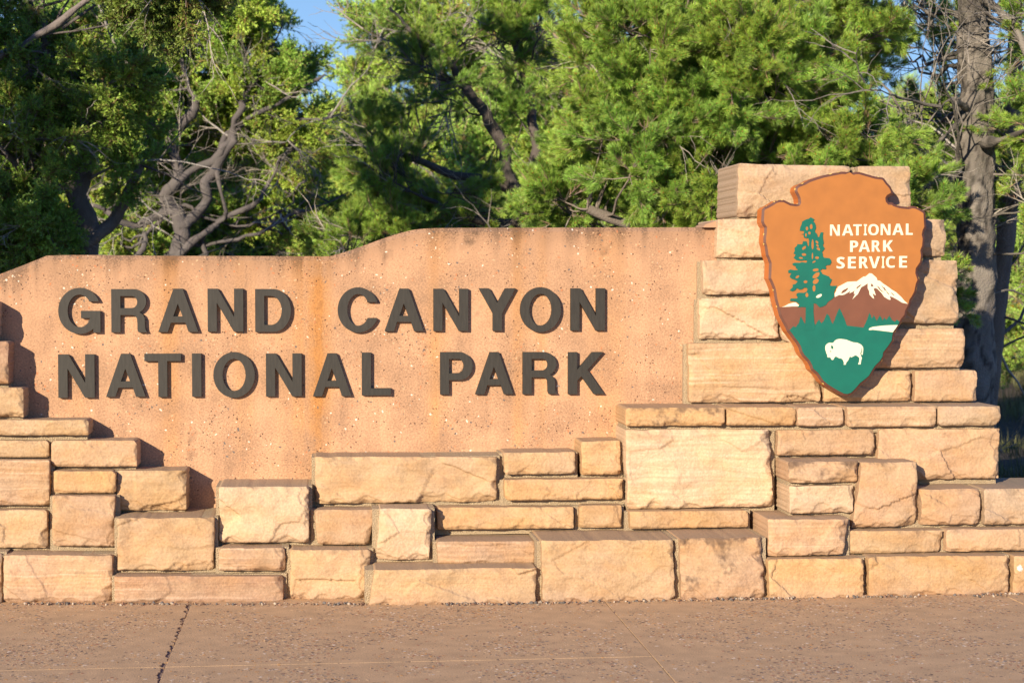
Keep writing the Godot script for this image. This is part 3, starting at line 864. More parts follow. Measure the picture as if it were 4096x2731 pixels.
# ------------------------------------------------------------------ ground
func pavement_textures() -> Array:
	var w := 1024
	var fine := grey_bytes(noise(FastNoiseLite.TYPE_SIMPLEX_SMOOTH, 0.2, 3, 61), w, w)
	var blot := grey_bytes(noise(FastNoiseLite.TYPE_SIMPLEX_SMOOTH, 0.012, 4, 62), w, w)
	var rgb := PackedByteArray()
	rgb.resize(w * w * 3)
	var bump := PackedByteArray()
	bump.resize(w * w)
	for k in w * w:
		var v := 1.0 + 0.07 * (blot[k] - 128) / 128.0 + 0.09 * (fine[k] - 128) / 128.0
		rgb[k * 3] = int(clampf(190 * v, 0, 255))
		rgb[k * 3 + 1] = int(clampf(157 * v, 0, 255))
		rgb[k * 3 + 2] = int(clampf(118 * v, 0, 255))
		bump[k] = clampi(150 + int((fine[k] - 128) * 0.3), 0, 255)
	var stones := [Color8(225, 190, 140), Color8(232, 215, 190), Color8(120, 100, 84), Color8(112, 106, 104), Color8(205, 142, 72), Color8(160, 100, 72), Color8(86, 70, 60)]
	for n in 36000:
		var x := rng.randi_range(0, w - 1)
		var y := rng.randi_range(0, w - 1)
		var edge := mini(mini(x, w - x), mini(y, w - y))
		var worn := noise_a.get_noise_2d(x * 0.004 + 5.0, y * 0.004)
		if rng.randf() > 0.55 + worn * 1.2 or (edge < 34 and rng.randf() < 0.8):
			continue
		var c: Color = stones[rng.randi_range(0, stones.size() - 1)]
		var size := 0.7 + pow(rng.randf(), 4.5) * 3.2
		var e := rng.randf_range(0.65, 1.5)
		var turn := rng.randf() * PI
		var reach := int(size * 1.7) + 1
		for dy in range(-reach, reach + 1):
			for dx in range(-reach, reach + 1):
				var q := Vector2(dx, dy).rotated(turn)
				var d := Vector2(q.x / e, q.y * e).length() / size
				if d > 1.15:
					continue
				var k := posmod(y + dy, w) * w + posmod(x + dx, w)
				var a := clampf((1.15 - d) * 3.0, 0, 1) * 0.95
				rgb[k * 3] = int(lerpf(rgb[k * 3], c.r8, a))
				rgb[k * 3 + 1] = int(lerpf(rgb[k * 3 + 1], c.g8, a))
				rgb[k * 3 + 2] = int(lerpf(rgb[k * 3 + 2], c.b8, a))
				bump[k] = int(lerpf(bump[k], 230 if c.r8 > 100 else 90, a))
	return [ImageTexture.create_from_image(Image.create_from_data(w, w, false, Image.FORMAT_RGB8, rgb)), ImageTexture.create_from_image(Image.create_from_data(w, w, false, Image.FORMAT_L8, bump))]

func slab_mesh(wd: float, dp: float, turn: int, cracked: bool) -> ArrayMesh:
	var st := SurfaceTool.new()
	st.begin(Mesh.PRIMITIVE_TRIANGLES)
	var n := 120 if cracked else 60
	var top := []
	for j in n + 1:
		for i in n + 1:
			# the last rows round the arris down into the joint
			var u := float(i) / n
			var v := float(j) / n
			var g := 0.0035
			var fu := clampf((u - 1.0 / n) / (1.0 - 2.0 / n), 0, 1)
			var fv := clampf((v - 1.0 / n) / (1.0 - 2.0 / n), 0, 1)
			var x := g + fu * (wd - 2 * g)
			var z := 0.0025 + fv * (dp - 0.005)
			var y := 0.0
			if i == 0 or i == n or j == 0 or j == n:
				y = -0.006 if cracked and i == n else -0.0024
				x += (-0.002 if i == 0 else 0.002 if i == n else 0.0) * (1.0 + noise_a.get_noise_2d(v * 30.0, turn * 5.0))
				z += (-0.0015 if j == 0 else 0.0015 if j == n else 0.0) * (1.0 + noise_a.get_noise_2d(u * 30.0, turn * 5.0 + 2.0))
				if cracked and i == n:
					x -= 0.012 * (0.9 + 1.6 * noise_a.get_noise_2d(v * 20.0, 4.0) + 1.3 * noise_a.get_noise_2d(v * 75.0, 9.0))
			elif cracked and i == n - 1:
				x -= 0.012 * (0.7 + 1.6 * noise_a.get_noise_2d(v * 20.0, 4.0) + 1.3 * noise_a.get_noise_2d(v * 75.0, 9.0))
			top.append(Vector3(x, y, z))
	var uvs := func(p: Vector3) -> Vector2:
		var q := Vector2(p.x / wd, p.z / dp)
		if turn & 1:
			q.x = 1.0 - q.x
		if turn & 2:
			q.y = 1.0 - q.y
		return q
	var emit := func(a: Vector3, b: Vector3, c: Vector3) -> void:
		for p in [a, b, c]:
			st.set_uv(uvs.call(p))
			st.add_vertex(p)
	st.set_smooth_group(-1)
	for j in n:
		for i in n:
			var a: Vector3 = top[j * (n + 1) + i]
			var b: Vector3 = top[j * (n + 1) + i + 1]
			var c: Vector3 = top[(j + 1) * (n + 1) + i + 1]
			var d: Vector3 = top[(j + 1) * (n + 1) + i]
			emit.call(a, b, c)
			emit.call(a, c, d)
	for i in n:
		for side in 4:
			var a: Vector3 = [top[i], top[i * (n + 1) + n + 0], top[n * (n + 1) + i], top[i * (n + 1)]][side]
			var b: Vector3 = [top[i + 1], top[(i + 1) * (n + 1) + n], top[n * (n + 1) + i + 1], top[(i + 1) * (n + 1)]][side]
			emit.call(a, b, b + Vector3.DOWN * 0.09)
			emit.call(a, b + Vector3.DOWN * 0.09, a + Vector3.DOWN * 0.09)
	return done(st)

func build_ground() -> void:
	var st := SurfaceTool.new()
	st.begin(Mesh.PRIMITIVE_TRIANGLES)
	# forest floor behind the wall and everything to the horizon
	var xs := []
	var zs := []
	for i in 61:
		var t := (i - 30) / 30.0
		xs.append(signf(t) * pow(absf(t), 2.4) * 400.0 + t * 20.0)
	for j in 71:
		var t := j / 70.0
		zs.append(60.0 - t * 80.0 if t < 0.45 else 24.0 - pow((t - 0.45) / 0.55, 2.2) * 500.0)
	var hgt := func(x: float, z: float) -> Vector3:
		var y := -0.075
		if z < -0.6:
			y += 0.06 * noise_a.get_noise_2d(x * 0.25, z * 0.25) * clampf(-z / 6.0, 0, 1)
		return Vector3(x, y, z)
	for j in 70:
		for i in 60:
			var a: Vector3 = hgt.call(xs[i], zs[j + 1])
			var b: Vector3 = hgt.call(xs[i + 1], zs[j + 1])
			var c: Vector3 = hgt.call(xs[i + 1], zs[j])
			var d: Vector3 = hgt.call(xs[i], zs[j])
			quad(st, a, b, c, d)
	var soil := std(Color(.15, .105, .06), 1.0)
	soil.albedo_texture = noise_tex(512, noise(FastNoiseLite.TYPE_SIMPLEX_SMOOTH, 0.03, 5, 71), Color(.45, .42, .36), Color(1, 1, 1))
	soil.uv1_triplanar = true
	soil.uv1_world_triplanar = true
	soil.uv1_scale = Vector3.ONE * 0.45
	struct("ground", done(st), soil)
	var t := pavement_textures()
	var m := std(Color(1, 1, 1), 0.88)
	m.albedo_texture = t[0]
	m.heightmap_enabled = true
	m.heightmap_texture = t[1]
	m.heightmap_scale = 0.4
	var walk := Node3D.new()
	walk.name = "pavement"
	add_child(walk)
	walk.set_meta("kind", "structure")
	var made := []
	for r in 3:
		for c in 5:
			var depth := 2.04
			var turn := (c * 3 + r * 2 + (c * r) % 2) % 4
			var s := part("slab", slab_mesh(2.04, depth, turn, c == 1), m, walk, Vector3(-4.74 + c * 2.04, 0.0, -0.05 + r * 2.04))
			s.rotation.x = rng.randf_range(-1, 1) * 0.0012
	var bed := flat_tool()
	box(bed, Vector3(-5, -0.072, -0.1), Vector3(5.7, -0.006, 6.2))
	part("joint_bed", done(bed), std(Color(.27, .185, .125), 1.0), walk).set_meta("kind", "stuff")
	# the paving runs past the wall's ends as coloured earth; far behind it passes a grey road
	st = flat_tool()
	var road_mat := std(Color(.13, .13, .14), 0.9)
	for i in 24:
		var x0 := -120.0 + i * 10.0
		var z0 := -25.0 - 0.02 * x0
		var z1 := -25.0 - 0.02 * (x0 + 10.0)
		quad(st, Vector3(x0, 0.02, z0 - 6.5), Vector3(x0 + 10.0, 0.02, z1 - 6.5), Vector3(x0 + 10.0, 0.02, z1), Vector3(x0, 0.02, z0))
	struct("road", done(st), road_mat)
	# grit and pebbles gathered where the wall meets the pavement
	var peb := SphereMesh.new()
	peb.radial_segments = 7
	peb.rings = 4
	peb.radius = 0.5
	peb.height = 1.0
	var mm := MultiMesh.new()
	mm.transform_format = MultiMesh.TRANSFORM_3D
	mm.use_colors = true
	mm.mesh = peb
	mm.instance_count = 2600
	for k in 2600:
		var x := rng.randf_range(-2.2, 3.9)
		if noise_a.get_noise_2d(x * 1.7, 3.0) < 0.05 and rng.randf() < 0.75:
			x += 0.35 * signf(rng.randf() - 0.5)
		var z := 0.43 + clampf((x + 1.6) / 2.4, 0, 1) * 0.25 + absf(rng.randfn(0, 0.02 + 0.03 * maxf(0.0, noise_a.get_noise_2d(x * 2.2, 9.0)))) + 0.006
		if k % 8 == 0:
			z += rng.randf() * 2.4
		if k % 5 == 1:
			x = [-0.648, 1.392, 3.432][k % 3] + rng.randfn(0, .006)
			z = rng.randf_range(0.6, 3.6)
		var s := 0.0035 + pow(rng.randf(), 3.5) * 0.014
		if k % 8 == 0 or k % 5 == 1:
			s *= 0.7
		var b := Basis.from_euler(Vector3(rng.randf() * 6, rng.randf() * 6, rng.randf() * 6)).scaled_local(Vector3(s * 1.3, s * .8, s))
		mm.set_instance_transform(k, Transform3D(b, Vector3(x, s * 0.3 - (0.008 if k % 5 == 1 else 0.0), z)))
		var v := rng.randf_range(0.5, 1.2)
		mm.set_instance_color(k, [Color(.3, .2, .13), Color(.42, .33, .25), Color(.14, .12, .11), Color(.25, .14, .09)][k % 4] * v)
	var pm := std(Color(1, 1, 1), 0.9)
	pm.vertex_color_use_as_albedo = true
	var g := MultiMeshInstance3D.new()
	g.name = "gravel"
	g.multimesh = mm
	g.material_override = pm
	add_child(g)
	tag(g, "loose grit and small pebbles along the foot of the stone wall", "gravel", "", "stuff")

func build_masonry() -> void:
	var low := thing("stone_wall", Vector3(0.9, 0, 0.2), "low stepped wall of rock faced sandstone blocks with pale mortar joints", "wall")
	masonry(low, low_stones, 0)
	var st := flat_tool()
	box(st, Vector3(-2.35, -.06, -.32) - low.position, Vector3(2.0, .42, -.205) - low.position)
	box(st, Vector3(2.04, -.06, -.43) - low.position, Vector3(3.42, .92, -.03) - low.position)
	part("core", done(st), mortar_mat, low)
	var pier := thing("stone_pier", Vector3(2.7, 0.93, -.18), "tall tapering pier of sandstone blocks behind the arrowhead board", "pillar")
	masonry(pier, pier_stones, 100)
	st = flat_tool()
	box(st, Vector3(2.09, .93, -.425) - pier.position, Vector3(3.24, 1.32, .0) - pier.position)
	box(st, Vector3(2.12, 1.32, -.42) - pier.position, Vector3(3.02, 1.88, .01) - pier.position)
	box(st, Vector3(2.25, 1.88, -.41) - pier.position, Vector3(2.98, 2.17, .0) - pier.position)
	part("core", done(st), mortar_mat, pier)
	# a thin flake of stone bedded between the panel's top and the pier
	st = flat_tool()
	var f := PackedVector2Array([Vector2(2.005, 1.873), Vector2(2.02, 1.89), Vector2(2.075, 1.908), Vector2(2.12, 1.92), Vector2(2.12, 1.873)])
	face_of(st, f, [], 0.03)
	walls_of(st, f, -.2, 0.03)
	part("stone_flake", done(st), std(Color(.42, .25, .15), .9), pier, -pier.position)

# ------------------------------------------------------------------ trees
func tube(st: SurfaceTool, pts: Array, radii: Array, sides: int, rough := 0.0, c := Color(.2, .17, .14), bark := false) -> void:
	var rings := []
	var fr := Vector3.RIGHT
	for i in pts.size():
		var dir: Vector3 = (pts[mini(i + 1, pts.size() - 1)] - pts[maxi(i - 1, 0)]).normalized()
		fr = (fr - dir * fr.dot(dir))
		if fr.length() < 0.05:
			fr = dir.cross(Vector3.BACK)
		fr = fr.normalized()
		var bi := dir.cross(fr)
		var ring := []
		for k in sides:
			var a := TAU * k / sides
			var n := fr * cos(a) + bi * sin(a)
			var p: Vector3 = pts[i]
			var r: float = radii[i]
			var lift := 0.0
			var tone := 1.0
			if rough > 0.0:
				var q: Vector3 = p + n * r
				lift = noise_ridge.get_noise_3d(q.x * 7.0, q.y * 2.6, q.z * 7.0) * rough + noise_a.get_noise_3d(q.x * 3.0, q.y * 1.2, q.z * 3.0) * rough * 1.6
				if bark:
					var plate := noise_cell.get_noise_3d(q.x * 9.0, q.y * 4.0, q.z * 9.0)
					lift += plate * rough * 0.9
					tone = (1.0 - 0.72 * smoothstep(0.35, 0.8, noise_ridge.get_noise_3d(q.x * 8.0, q.y * 3.4, q.z * 8.0))) * (1.15 + 0.3 * plate) + 0.3 * noise_a.get_noise_3d(q.x * 22.0, q.y * 12.0, q.z * 22.0)
				else:
					tone = 1.0 + 0.4 * noise_a.get_noise_3d(q.x * 12.0, q.y * 3.0, q.z * 12.0)
			ring.append([p + n * (r + lift), c * tone])
		rings.append(ring)
	for i in pts.size() - 1:
		for k in sides:
			var k2 := (k + 1) % sides
			for v in [rings[i][k], rings[i][k2], rings[i + 1][k2], rings[i][k], rings[i + 1][k2], rings[i + 1][k]]:
				st.set_color(v[1])
				st.add_vertex(v[0])

func curve_through(flat: Array, steps: int) -> Array:
	# x, y, z, radius ... as a smooth line
	var p := []
	var r := []
	for i in range(0, flat.size(), 4):
		p.append(Vector3(flat[i], flat[i + 1], flat[i + 2]))
		r.append(flat[i + 3])
	var op := []
	var orr := []
	for i in p.size() - 1:
		for k in steps:
			var t := float(k) / steps
			op.append(p[i].cubic_interpolate(p[i + 1], p[maxi(i - 1, 0)], p[mini(i + 2, p.size() - 1)], t))
			orr.append(lerpf(r[i], r[i + 1], t))
	op.append(p[p.size() - 1])
	orr.append(r[r.size() - 1])
	return [op, orr]

func wild() -> Vector3:
	return Vector3(rng.randfn(), rng.randfn(), rng.randfn()).normalized()

func leaf(st: SurfaceTool, a: Vector3, b: Vector3, wd: float, c: Color, c2: Color) -> void:
	var side := (b - a).cross(wild()).normalized() * wd
	var m := a.lerp(b, 0.5)
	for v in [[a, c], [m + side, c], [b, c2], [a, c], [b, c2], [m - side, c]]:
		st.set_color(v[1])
		st.add_vertex(v[0])

func make_sprays() -> void:
	# a pine shoot: stiff needles round the outer part of a twig
	for k in 4:
		var st := flat_tool()
		var tip := Vector3(rng.randf_range(-.015, .015), 0.1, rng.randf_range(-.015, .015))
		tube(st, [Vector3.ZERO, tip * 0.5 + wild() * .004, tip], [.0022, .0018, .0012], 3, 0.0, Color(.3, .22, .15))
		for n in 104:
			var t := lerpf(0.25, 1.02, sqrt(rng.randf()))
			var a := rng.randf() * TAU
			var open := lerpf(1.15, 0.55, t) + rng.randf_range(-.25, .25)
			var d := Vector3(cos(a) * sin(open), cos(open), sin(a) * sin(open))
			var from := tip * t
			var g := rng.randf_range(0.7, 1.25)
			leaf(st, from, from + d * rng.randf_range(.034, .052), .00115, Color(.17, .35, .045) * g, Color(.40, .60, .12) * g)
		for n in 3:
			var d := (Vector3.UP + wild() * .4).normalized()
			leaf(st, tip, tip + d * .018, .0035, Color(.42, .2, .07), Color(.5, .27, .1))
		pine_sprays.append(done(st))
	# a juniper spray: a forked twig set with short blunt tufts
	for k in 4:
		var st := flat_tool()
		for f in 6:
			var d := (Vector3.UP * 1.1 + wild()).normalized()
			var from := Vector3.UP * rng.randf_range(0, .05)
			var l := rng.randf_range(.06, .12)
			tube(st, [from, from + d * l], [.003, .0015], 3, 0.0, Color(.2, .14, .08))
			for n in 19:
				var t := rng.randf_range(.25, 1.05)
				var g := rng.randf_range(0.7, 1.25)
				var p := from + d * l * t
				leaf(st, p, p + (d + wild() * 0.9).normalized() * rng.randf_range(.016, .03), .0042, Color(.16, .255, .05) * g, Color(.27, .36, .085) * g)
		juniper_sprays.append(done(st))
	# bare grey twigs
	for k in 3:
		var st := flat_tool()
		var stack := [[Vector3.ZERO, Vector3.UP, .26, .0042, 0]]
		while not stack.is_empty():
			var b: Array = stack.pop_back()
			var from: Vector3 = b[0]
			var d: Vector3 = b[1]
			var pts := [from]
			for s in 4:
				d = (d + wild() * .28).normalized()
				from += d * b[2] / 4.0
				pts.append(from)
				if b[4] < 2 and rng.randf() < 0.7:
					stack.append([from, (d + wild() * 0.9).normalized(), b[2] * rng.randf_range(.45, .75), b[3] * .6, b[4] + 1])
			tube(st, pts, [b[3], b[3] * .85, b[3] * .7, b[3] * .5, b[3] * .25], 4, 0.0, Color(.34, .3, .26))
		dead_sprays.append(done(st))

func foliage(called: String, mesh: Mesh, places: Array, tints: Array, root: Node3D, mat: Material) -> void:
	if places.is_empty():
		return
	var mm := MultiMesh.new()
	mm.transform_format = MultiMesh.TRANSFORM_3D
	mm.use_colors = true
	mm.mesh = mesh
	mm.instance_count = places.size()
	for i in places.size():
		mm.set_instance_transform(i, places[i])
		mm.set_instance_color(i, tints[i])
	var o := MultiMeshInstance3D.new()
	var n := 0
	var wanted := called
	while root.has_node(wanted):
		n += 1
		wanted = "%s_%03d" % [called, n]
	o.name = wanted
	o.multimesh = mm
	o.material_override = mat
	root.add_child(o)
	o.set_meta("kind", "stuff")

func aimed(d: Vector3, at: Vector3, s: float) -> Transform3D:
	var x := d.cross(wild()).normalized()
	return Transform3D(Basis(x, d, x.cross(d)).scaled_local(Vector3.ONE * s), at)

# limbs: [x, y, z, r, ...] lines, the first is the trunk. lobes: [x, y, z, rx, ry, rz, clumps]
func grow(called: String, at: Vector3, label: String, limbs: Array, lobes: Array, opt: Dictionary) -> Node3D:
	var root := thing(called, at, label, opt.get("category", "tree"), opt.get("group", ""))
	var pine: bool = opt.get("pine", false)
	var size: float = opt.get("size", 1.0)
	var bark: Color = opt.get("bark", Color(.2, .165, .135))
	var dense: float = opt.get("dense", 1.0)
	var hue: Color = opt.get("hue", Color(1, 1, 1))
	var sprays: Array = pine_sprays if pine else juniper_sprays
	var nodes := []
	for k in limbs.size():
		var c := curve_through(limbs[k], 20 if k == 0 and opt.has("fine") else 7)
		var st := SurfaceTool.new()
		st.begin(Mesh.PRIMITIVE_TRIANGLES)
		var pts := []
		var twist: float = opt.get("twist", 0.0)
		for p in c[0]:
			var q: Vector3 = p + Vector3(noise_a.get_noise_3d(p.x * 1.6, p.y * 1.6, k * 7.0), 0.4 * noise_a.get_noise_3d(p.x * 1.6, p.y * 1.6, k * 7.0 + 50.0), noise_a.get_noise_3d(p.x, p.y, k * 7.0 + 90.0)) * twist
			pts.append(q - at)
			nodes.append(q - at)
		tube(st, pts, c[1], 44 if k == 0 and opt.has("fine") else 11, opt.get("rough", 0.012) * (1.0 if k == 0 else 0.6), bark, opt.has("fine"))
		part("trunk" if k == 0 else "limb", done(st), bark_mat, root)
	var twigs := SurfaceTool.new()
	twigs.begin(Mesh.PRIMITIVE_TRIANGLES)
	var places := [[], [], [], []]
	var tints := [[], [], [], []]
	var dead := [[], [], []]
	var dead_tints := [[], [], []]
	# long bare branches, some weathered silver
	for n in int(opt.get("bare_limbs", 0)):
		var from: Vector3 = nodes[rng.randi() % nodes.size()]
		if from.y < 0.9:
			continue
		var d := (Vector3(rng.randfn(0, 1.0), rng.randfn(0.25, 0.4), rng.randfn(0.1, 0.5))).normalized()
		var len: float = rng.randf_range(0.5, 1.9) * opt.get("limb_len", 1.0)
		var line := [from]
		var rad := [rng.randf_range(.006, .016)]
		var p := from
		for k in 9:
			d = (d + wild() * 0.28).normalized()
			p += d * len / 9.0
			line.append(p)
			rad.append(rad[0] * (1.0 - (k + 1) / 9.6))
			if rng.randf() < 0.4:
				var v := rng.randi() % 3
				dead[v].append(aimed((d + wild() * 0.8).normalized(), p, rng.randf_range(.8, 2.0)))
				dead_tints[v].append(Color(1, 1, 1) * rng.randf_range(.4, 1.3))
		tube(twigs, line, rad, 6, 0.0, Color(.36, .33, .31) if n % 4 == 0 else bark * rng.randf_range(.6, 1.1))
	for l in lobes:
		var mid := Vector3(l[0], l[1], l[2]) - at
		var rad := Vector3(l[3], l[4], l[5])
		for n in int(l[6]):
			var off := wild() * pow(rng.randf(), 0.38)
			var c := mid + off * rad
			# a limb comes from the nearest wood that lies lower down
			var best := 1e9
			var from := Vector3.ZERO
			for p in nodes:
				var d: float = p.distance_to(c) + maxf(0.0, p.y - c.y + 0.15) * 1.5
				if d < best:
					best = d
					from = p
			var reach := from.distance_to(c)
			var pts := []
			var radii := []
			var r0 := clampf(0.005 + reach * 0.009, 0.005, 0.024)
			for s in 7:
				var t := s / 6.0
				var p := from.lerp(c, t) + Vector3.UP * sin(t * PI) * reach * -0.08
				if s > 0:
					p += wild() * reach * 0.035
				pts.append(p)
				radii.append(lerpf(r0, 0.004, t))
			tube(twigs, pts, radii, 5, 0.0, bark * rng.randf_range(.8, 1.3))
			if l.size() > 7:
				nodes.append(c)
			var warm := rng.randf()
			for s in opt.get("subs", 7):
				var d := (off * 0.8 + wild() * 0.9 + Vector3.UP * 0.25).normalized()
				var len := rng.randf_range(.14, .48) * size
				var a: Vector3 = pts[4].lerp(pts[6], rng.randf())
				var line := [a]
				var dd := d
				var p := a
				for k in 3:
					dd = (dd + wild() * 0.22).normalized()
					p += dd * len / 3.0
					line.append(p)
				tube(twigs, line, [.005 * size, .004 * size, .003 * size, .002], 3, 0.0, bark * rng.randf_range(.9, 1.6))
				if rng.randf() < opt.get("bare", 0.1):
					var v := rng.randi() % 3
					dead[v].append(aimed((d + Vector3.DOWN * .4).normalized(), line[1], rng.randf_range(.8, 1.6) * size))
					dead_tints[v].append(Color(1, 1, 1) * rng.randf_range(.7, 1.3))
					continue
				var count := int(11 * dense)
				for k in count:
					var t := lerpf(0.3, 1.0, (k + rng.randf()) / count)
					var seg := int(t * 2.999)
					var q: Vector3 = line[seg].lerp(line[seg + 1], t * 3.0 - seg)
					var sd := (dd * 1.1 + wild() * (0.75 if k < count - 2 else 0.25) + Vector3.UP * 0.35).normalized()
					var v := rng.randi() % 4
					places[v].append(aimed(sd, q, rng.randf_range(.8, 1.25) * size))
					var g := rng.randf_range(.6, 1.3)
					tints[v].append(Color(hue.r * g * (1.0 + warm * .35), hue.g * g * (1.0 + warm * .1), hue.b * g))
	var wood := part("branch_mass", done(twigs), bark_mat, root)
	wood.set_meta("kind", "stuff")
	for v in 4:
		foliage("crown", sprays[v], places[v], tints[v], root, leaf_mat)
	for v in 3:
		foliage("dead_twig_mass", dead_sprays[v], dead[v], dead_tints[v], root, bark_mat)
	return root

func again(o: Node3D, at: Vector3, turn: float, k: float, label: String) -> Node3D:
	var c: Node3D = o.duplicate()
	c.name = numbered(String(o.name).rstrip("0123456789_"))
	add_child(c)
	c.position = at
	c.rotation.y = turn
	c.scale = Vector3.ONE * k
	c.set_meta("label", label)
	return c

func build_undergrowth() -> void:
	# dry grass in the clearing to the right, and a yellow flowering bush by the road
	var st := flat_tool()
	for k in 26:
		var a := Vector3(rng.randfn(0, .04), 0, rng.randfn(0, .04))
		var g := rng.randf_range(.7, 1.2)
		leaf(st, a, a + Vector3(rng.randfn(0, .07), rng.randf_range(.12, .3), rng.randfn(0, .07)), .003, Color(.12, .14, .04) * g, Color(.34, .32, .13) * g)
	var tuft := done(st)
	var places := []
	var tints := []
	for k in 4200:
		var z := -1.2 - pow(rng.randf(), 1.6) * 30.0
		var x := rng.randf_range(2.5, 8.0) + -z * rng.randf_range(-.3, .8)
		if noise_a.get_noise_2d(x * .45, z * .3) < 0.02:
			continue
		var t := aimed((Vector3.UP + wild() * .15).normalized(), Vector3(x, -.05, z), rng.randf_range(.6, 1.3))
		places.append(t)
		tints.append(Color(1, 1, 1) * rng.randf_range(.7, 1.2))
	var holder := Node3D.new()
	foliage("grass", tuft, places, tints, self, leaf_mat)
	get_node("grass").set_meta("label", "dry pale grass tufts on the forest floor right of the wall")
	get_node("grass").set_meta("category", "grass")
	holder.free()

func _ready() -> void:
	var cam := Camera3D.new()
	cam.name = "camera"
	cam.position = Vector3(0, 1.6, 9.5)
	cam.rotation_degrees = Vector3(-1.987, -5.929, 0)
	var lens := CameraAttributesPhysical.new()
	lens.frustum_focal_length = 63.52
	lens.frustum_focus_distance = 9.25
	lens.frustum_near = 0.1
	lens.frustum_far = 900.0
	lens.exposure_aperture = 4.0
	cam.attributes = lens
	cam.fov = 21.396
	cam.near = 0.1
	cam.far = 900.0
	add_child(cam)
	cam.current = true
	var sky := ProceduralSkyMaterial.new()
	sky.sky_top_color = Color(.11, .28, .58)
	sky.sky_horizon_color = Color(.64, .82, .97)
	sky.sky_curve = 0.17
	sky.ground_horizon_color = Color(.46, .5, .5)
	sky.ground_bottom_color = Color(.3, .25, .2)
	var env := Environment.new()
	env.background_mode = Environment.BG_SKY
	env.sky = Sky.new()
	env.sky.sky_material = sky
	env.tonemap_mode = Environment.TONE_MAPPER_LINEAR
	env.tonemap_exposure = 1.45
	env.sdfgi_enabled = true
	env.ssao_enabled = true
	env.ssil_enabled = true
	var we := WorldEnvironment.new()
	we.name = "world"
	we.environment = env
	add_child(we)
	var sun := DirectionalLight3D.new()
	sun.name = "sun"
	sun.light_energy = 1.6
	sun.light_color = Color(1.0, .935, .825)
	sun.light_angular_distance = 0.5
	sun.shadow_enabled = true
	sun.sky_mode = DirectionalLight3D.SKY_MODE_LIGHT_ONLY
	add_child(sun)
	sun.look_at_from_position(Vector3(-6.2, 3.6, 10), Vector3.ZERO)
	set_up()
	make_materials()
	build_ground()
	build_sign_panel()
	build_masonry()
	build_emblem()
	make_sprays()
	grow("pinyon_pine", Vector3(3.33,-0.07,-2.90), "bright green bushy pine leaning over the panel and the stone pier", [[3.366,0.006,-2.900,0.131,3.388,1.600,-2.900,0.120,3.461,2.544,-2.900,0.102,3.488,3.182,-2.900,0.084,3.436,3.997,-2.900,0.060], [3.382,1.661,-2.900,0.066,2.888,2.177,-2.900,0.051,2.395,2.602,-2.600,0.035], [3.446,2.484,-2.900,0.054,2.814,2.959,-2.600,0.038,2.373,3.292,-2.500,0.026], [3.393,1.844,-2.900,0.048,3.669,2.251,-2.500,0.035,3.907,2.599,-2.400,0.023], [3.382,1.539,-2.900,0.048,2.457,1.842,-2.900,0.039,1.815,2.082,-2.900,0.027], [3.488,3.242,-2.900,0.042,3.721,3.503,-2.600,0.029]], [[2.84,2.32,-2.70,0.56,0.24,0.70,30], [2.19,2.53,-2.80,0.36,0.33,0.70,26], [2.09,3.16,-2.90,0.30,0.27,0.70,20], [2.81,2.99,-2.60,0.52,0.32,0.75,34], [3.47,2.59,-2.70,0.21,0.29,0.60,17], [3.58,3.21,-2.90,0.21,0.24,0.60,11], [2.70,3.74,-2.90,0.66,0.27,0.70,22], [3.62,3.88,-2.90,0.33,0.18,0.60,6], [1.75,2.10,-3.30,0.25,0.12,0.40,7], [3.83,2.17,-2.10,0.06,0.06,0.15,3], [3.79,2.00,-2.00,0.06,0.06,0.12,2], [3.91,1.67,-1.90,0.02,0.04,0.08,1], [2.58,1.97,-3.20,0.34,0.12,0.50,8]], {pine = true, dense = 1.5, subs = 8, bare = 0.045, bark = Color(.19, .155, .13), rough = .014})
	grow("dark_pine", Vector3(1.68,-0.07,-6.20), "dark shaded pine with thin twin trunks above the highest part of the panel", [[1.838,0.762,-6.200,0.083,1.780,1.600,-6.200,0.076,1.703,2.207,-6.200,0.064,1.532,2.887,-6.200,0.053,1.190,3.336,-6.200,0.030,0.813,3.706,-6.200,0.015,0.588,3.965,-6.200,0.004], [1.780,1.752,-6.200,0.057,1.875,2.511,-6.200,0.049,1.722,3.342,-6.200,0.038,1.684,4.245,-6.200,0.026], [1.741,2.056,-6.200,0.045,1.265,2.130,-6.200,0.034,0.790,2.335,-5.800,0.007], [1.684,2.359,-6.200,0.042,0.962,2.581,-6.200,0.030,0.427,2.743,-5.900,0.006], [1.780,1.676,-6.200,0.045,0.961,1.751,-6.200,0.034,0.425,1.896,-5.900,0.006]], [[1.27,3.60,-6.20,0.45,0.34,0.60,8], [0.80,3.31,-6.00,0.22,0.30,0.40,4], [0.80,2.38,-5.90,0.37,0.15,0.40,6], [0.39,2.74,-5.80,0.17,0.13,0.30,4], [1.57,3.04,-6.20,0.23,0.34,0.50,2], [0.57,2.00,-5.80,0.33,0.11,0.40,7], [1.42,2.17,-6.20,0.30,0.11,0.50,3], [1.65,4.24,-6.20,0.68,0.23,0.60,7], [1.84,3.64,-6.20,0.19,0.30,0.40,4], [0.20,1.83,-5.40,0.11,0.04,0.20,3]], {twist = .12, bare_limbs = 14, limb_len = .6, pine = true, dense = 1.15, bare = 0.16, hue = Color(.9, .92, .9), bark = Color(.12, .1, .09), rough = .01, size = 1.1})
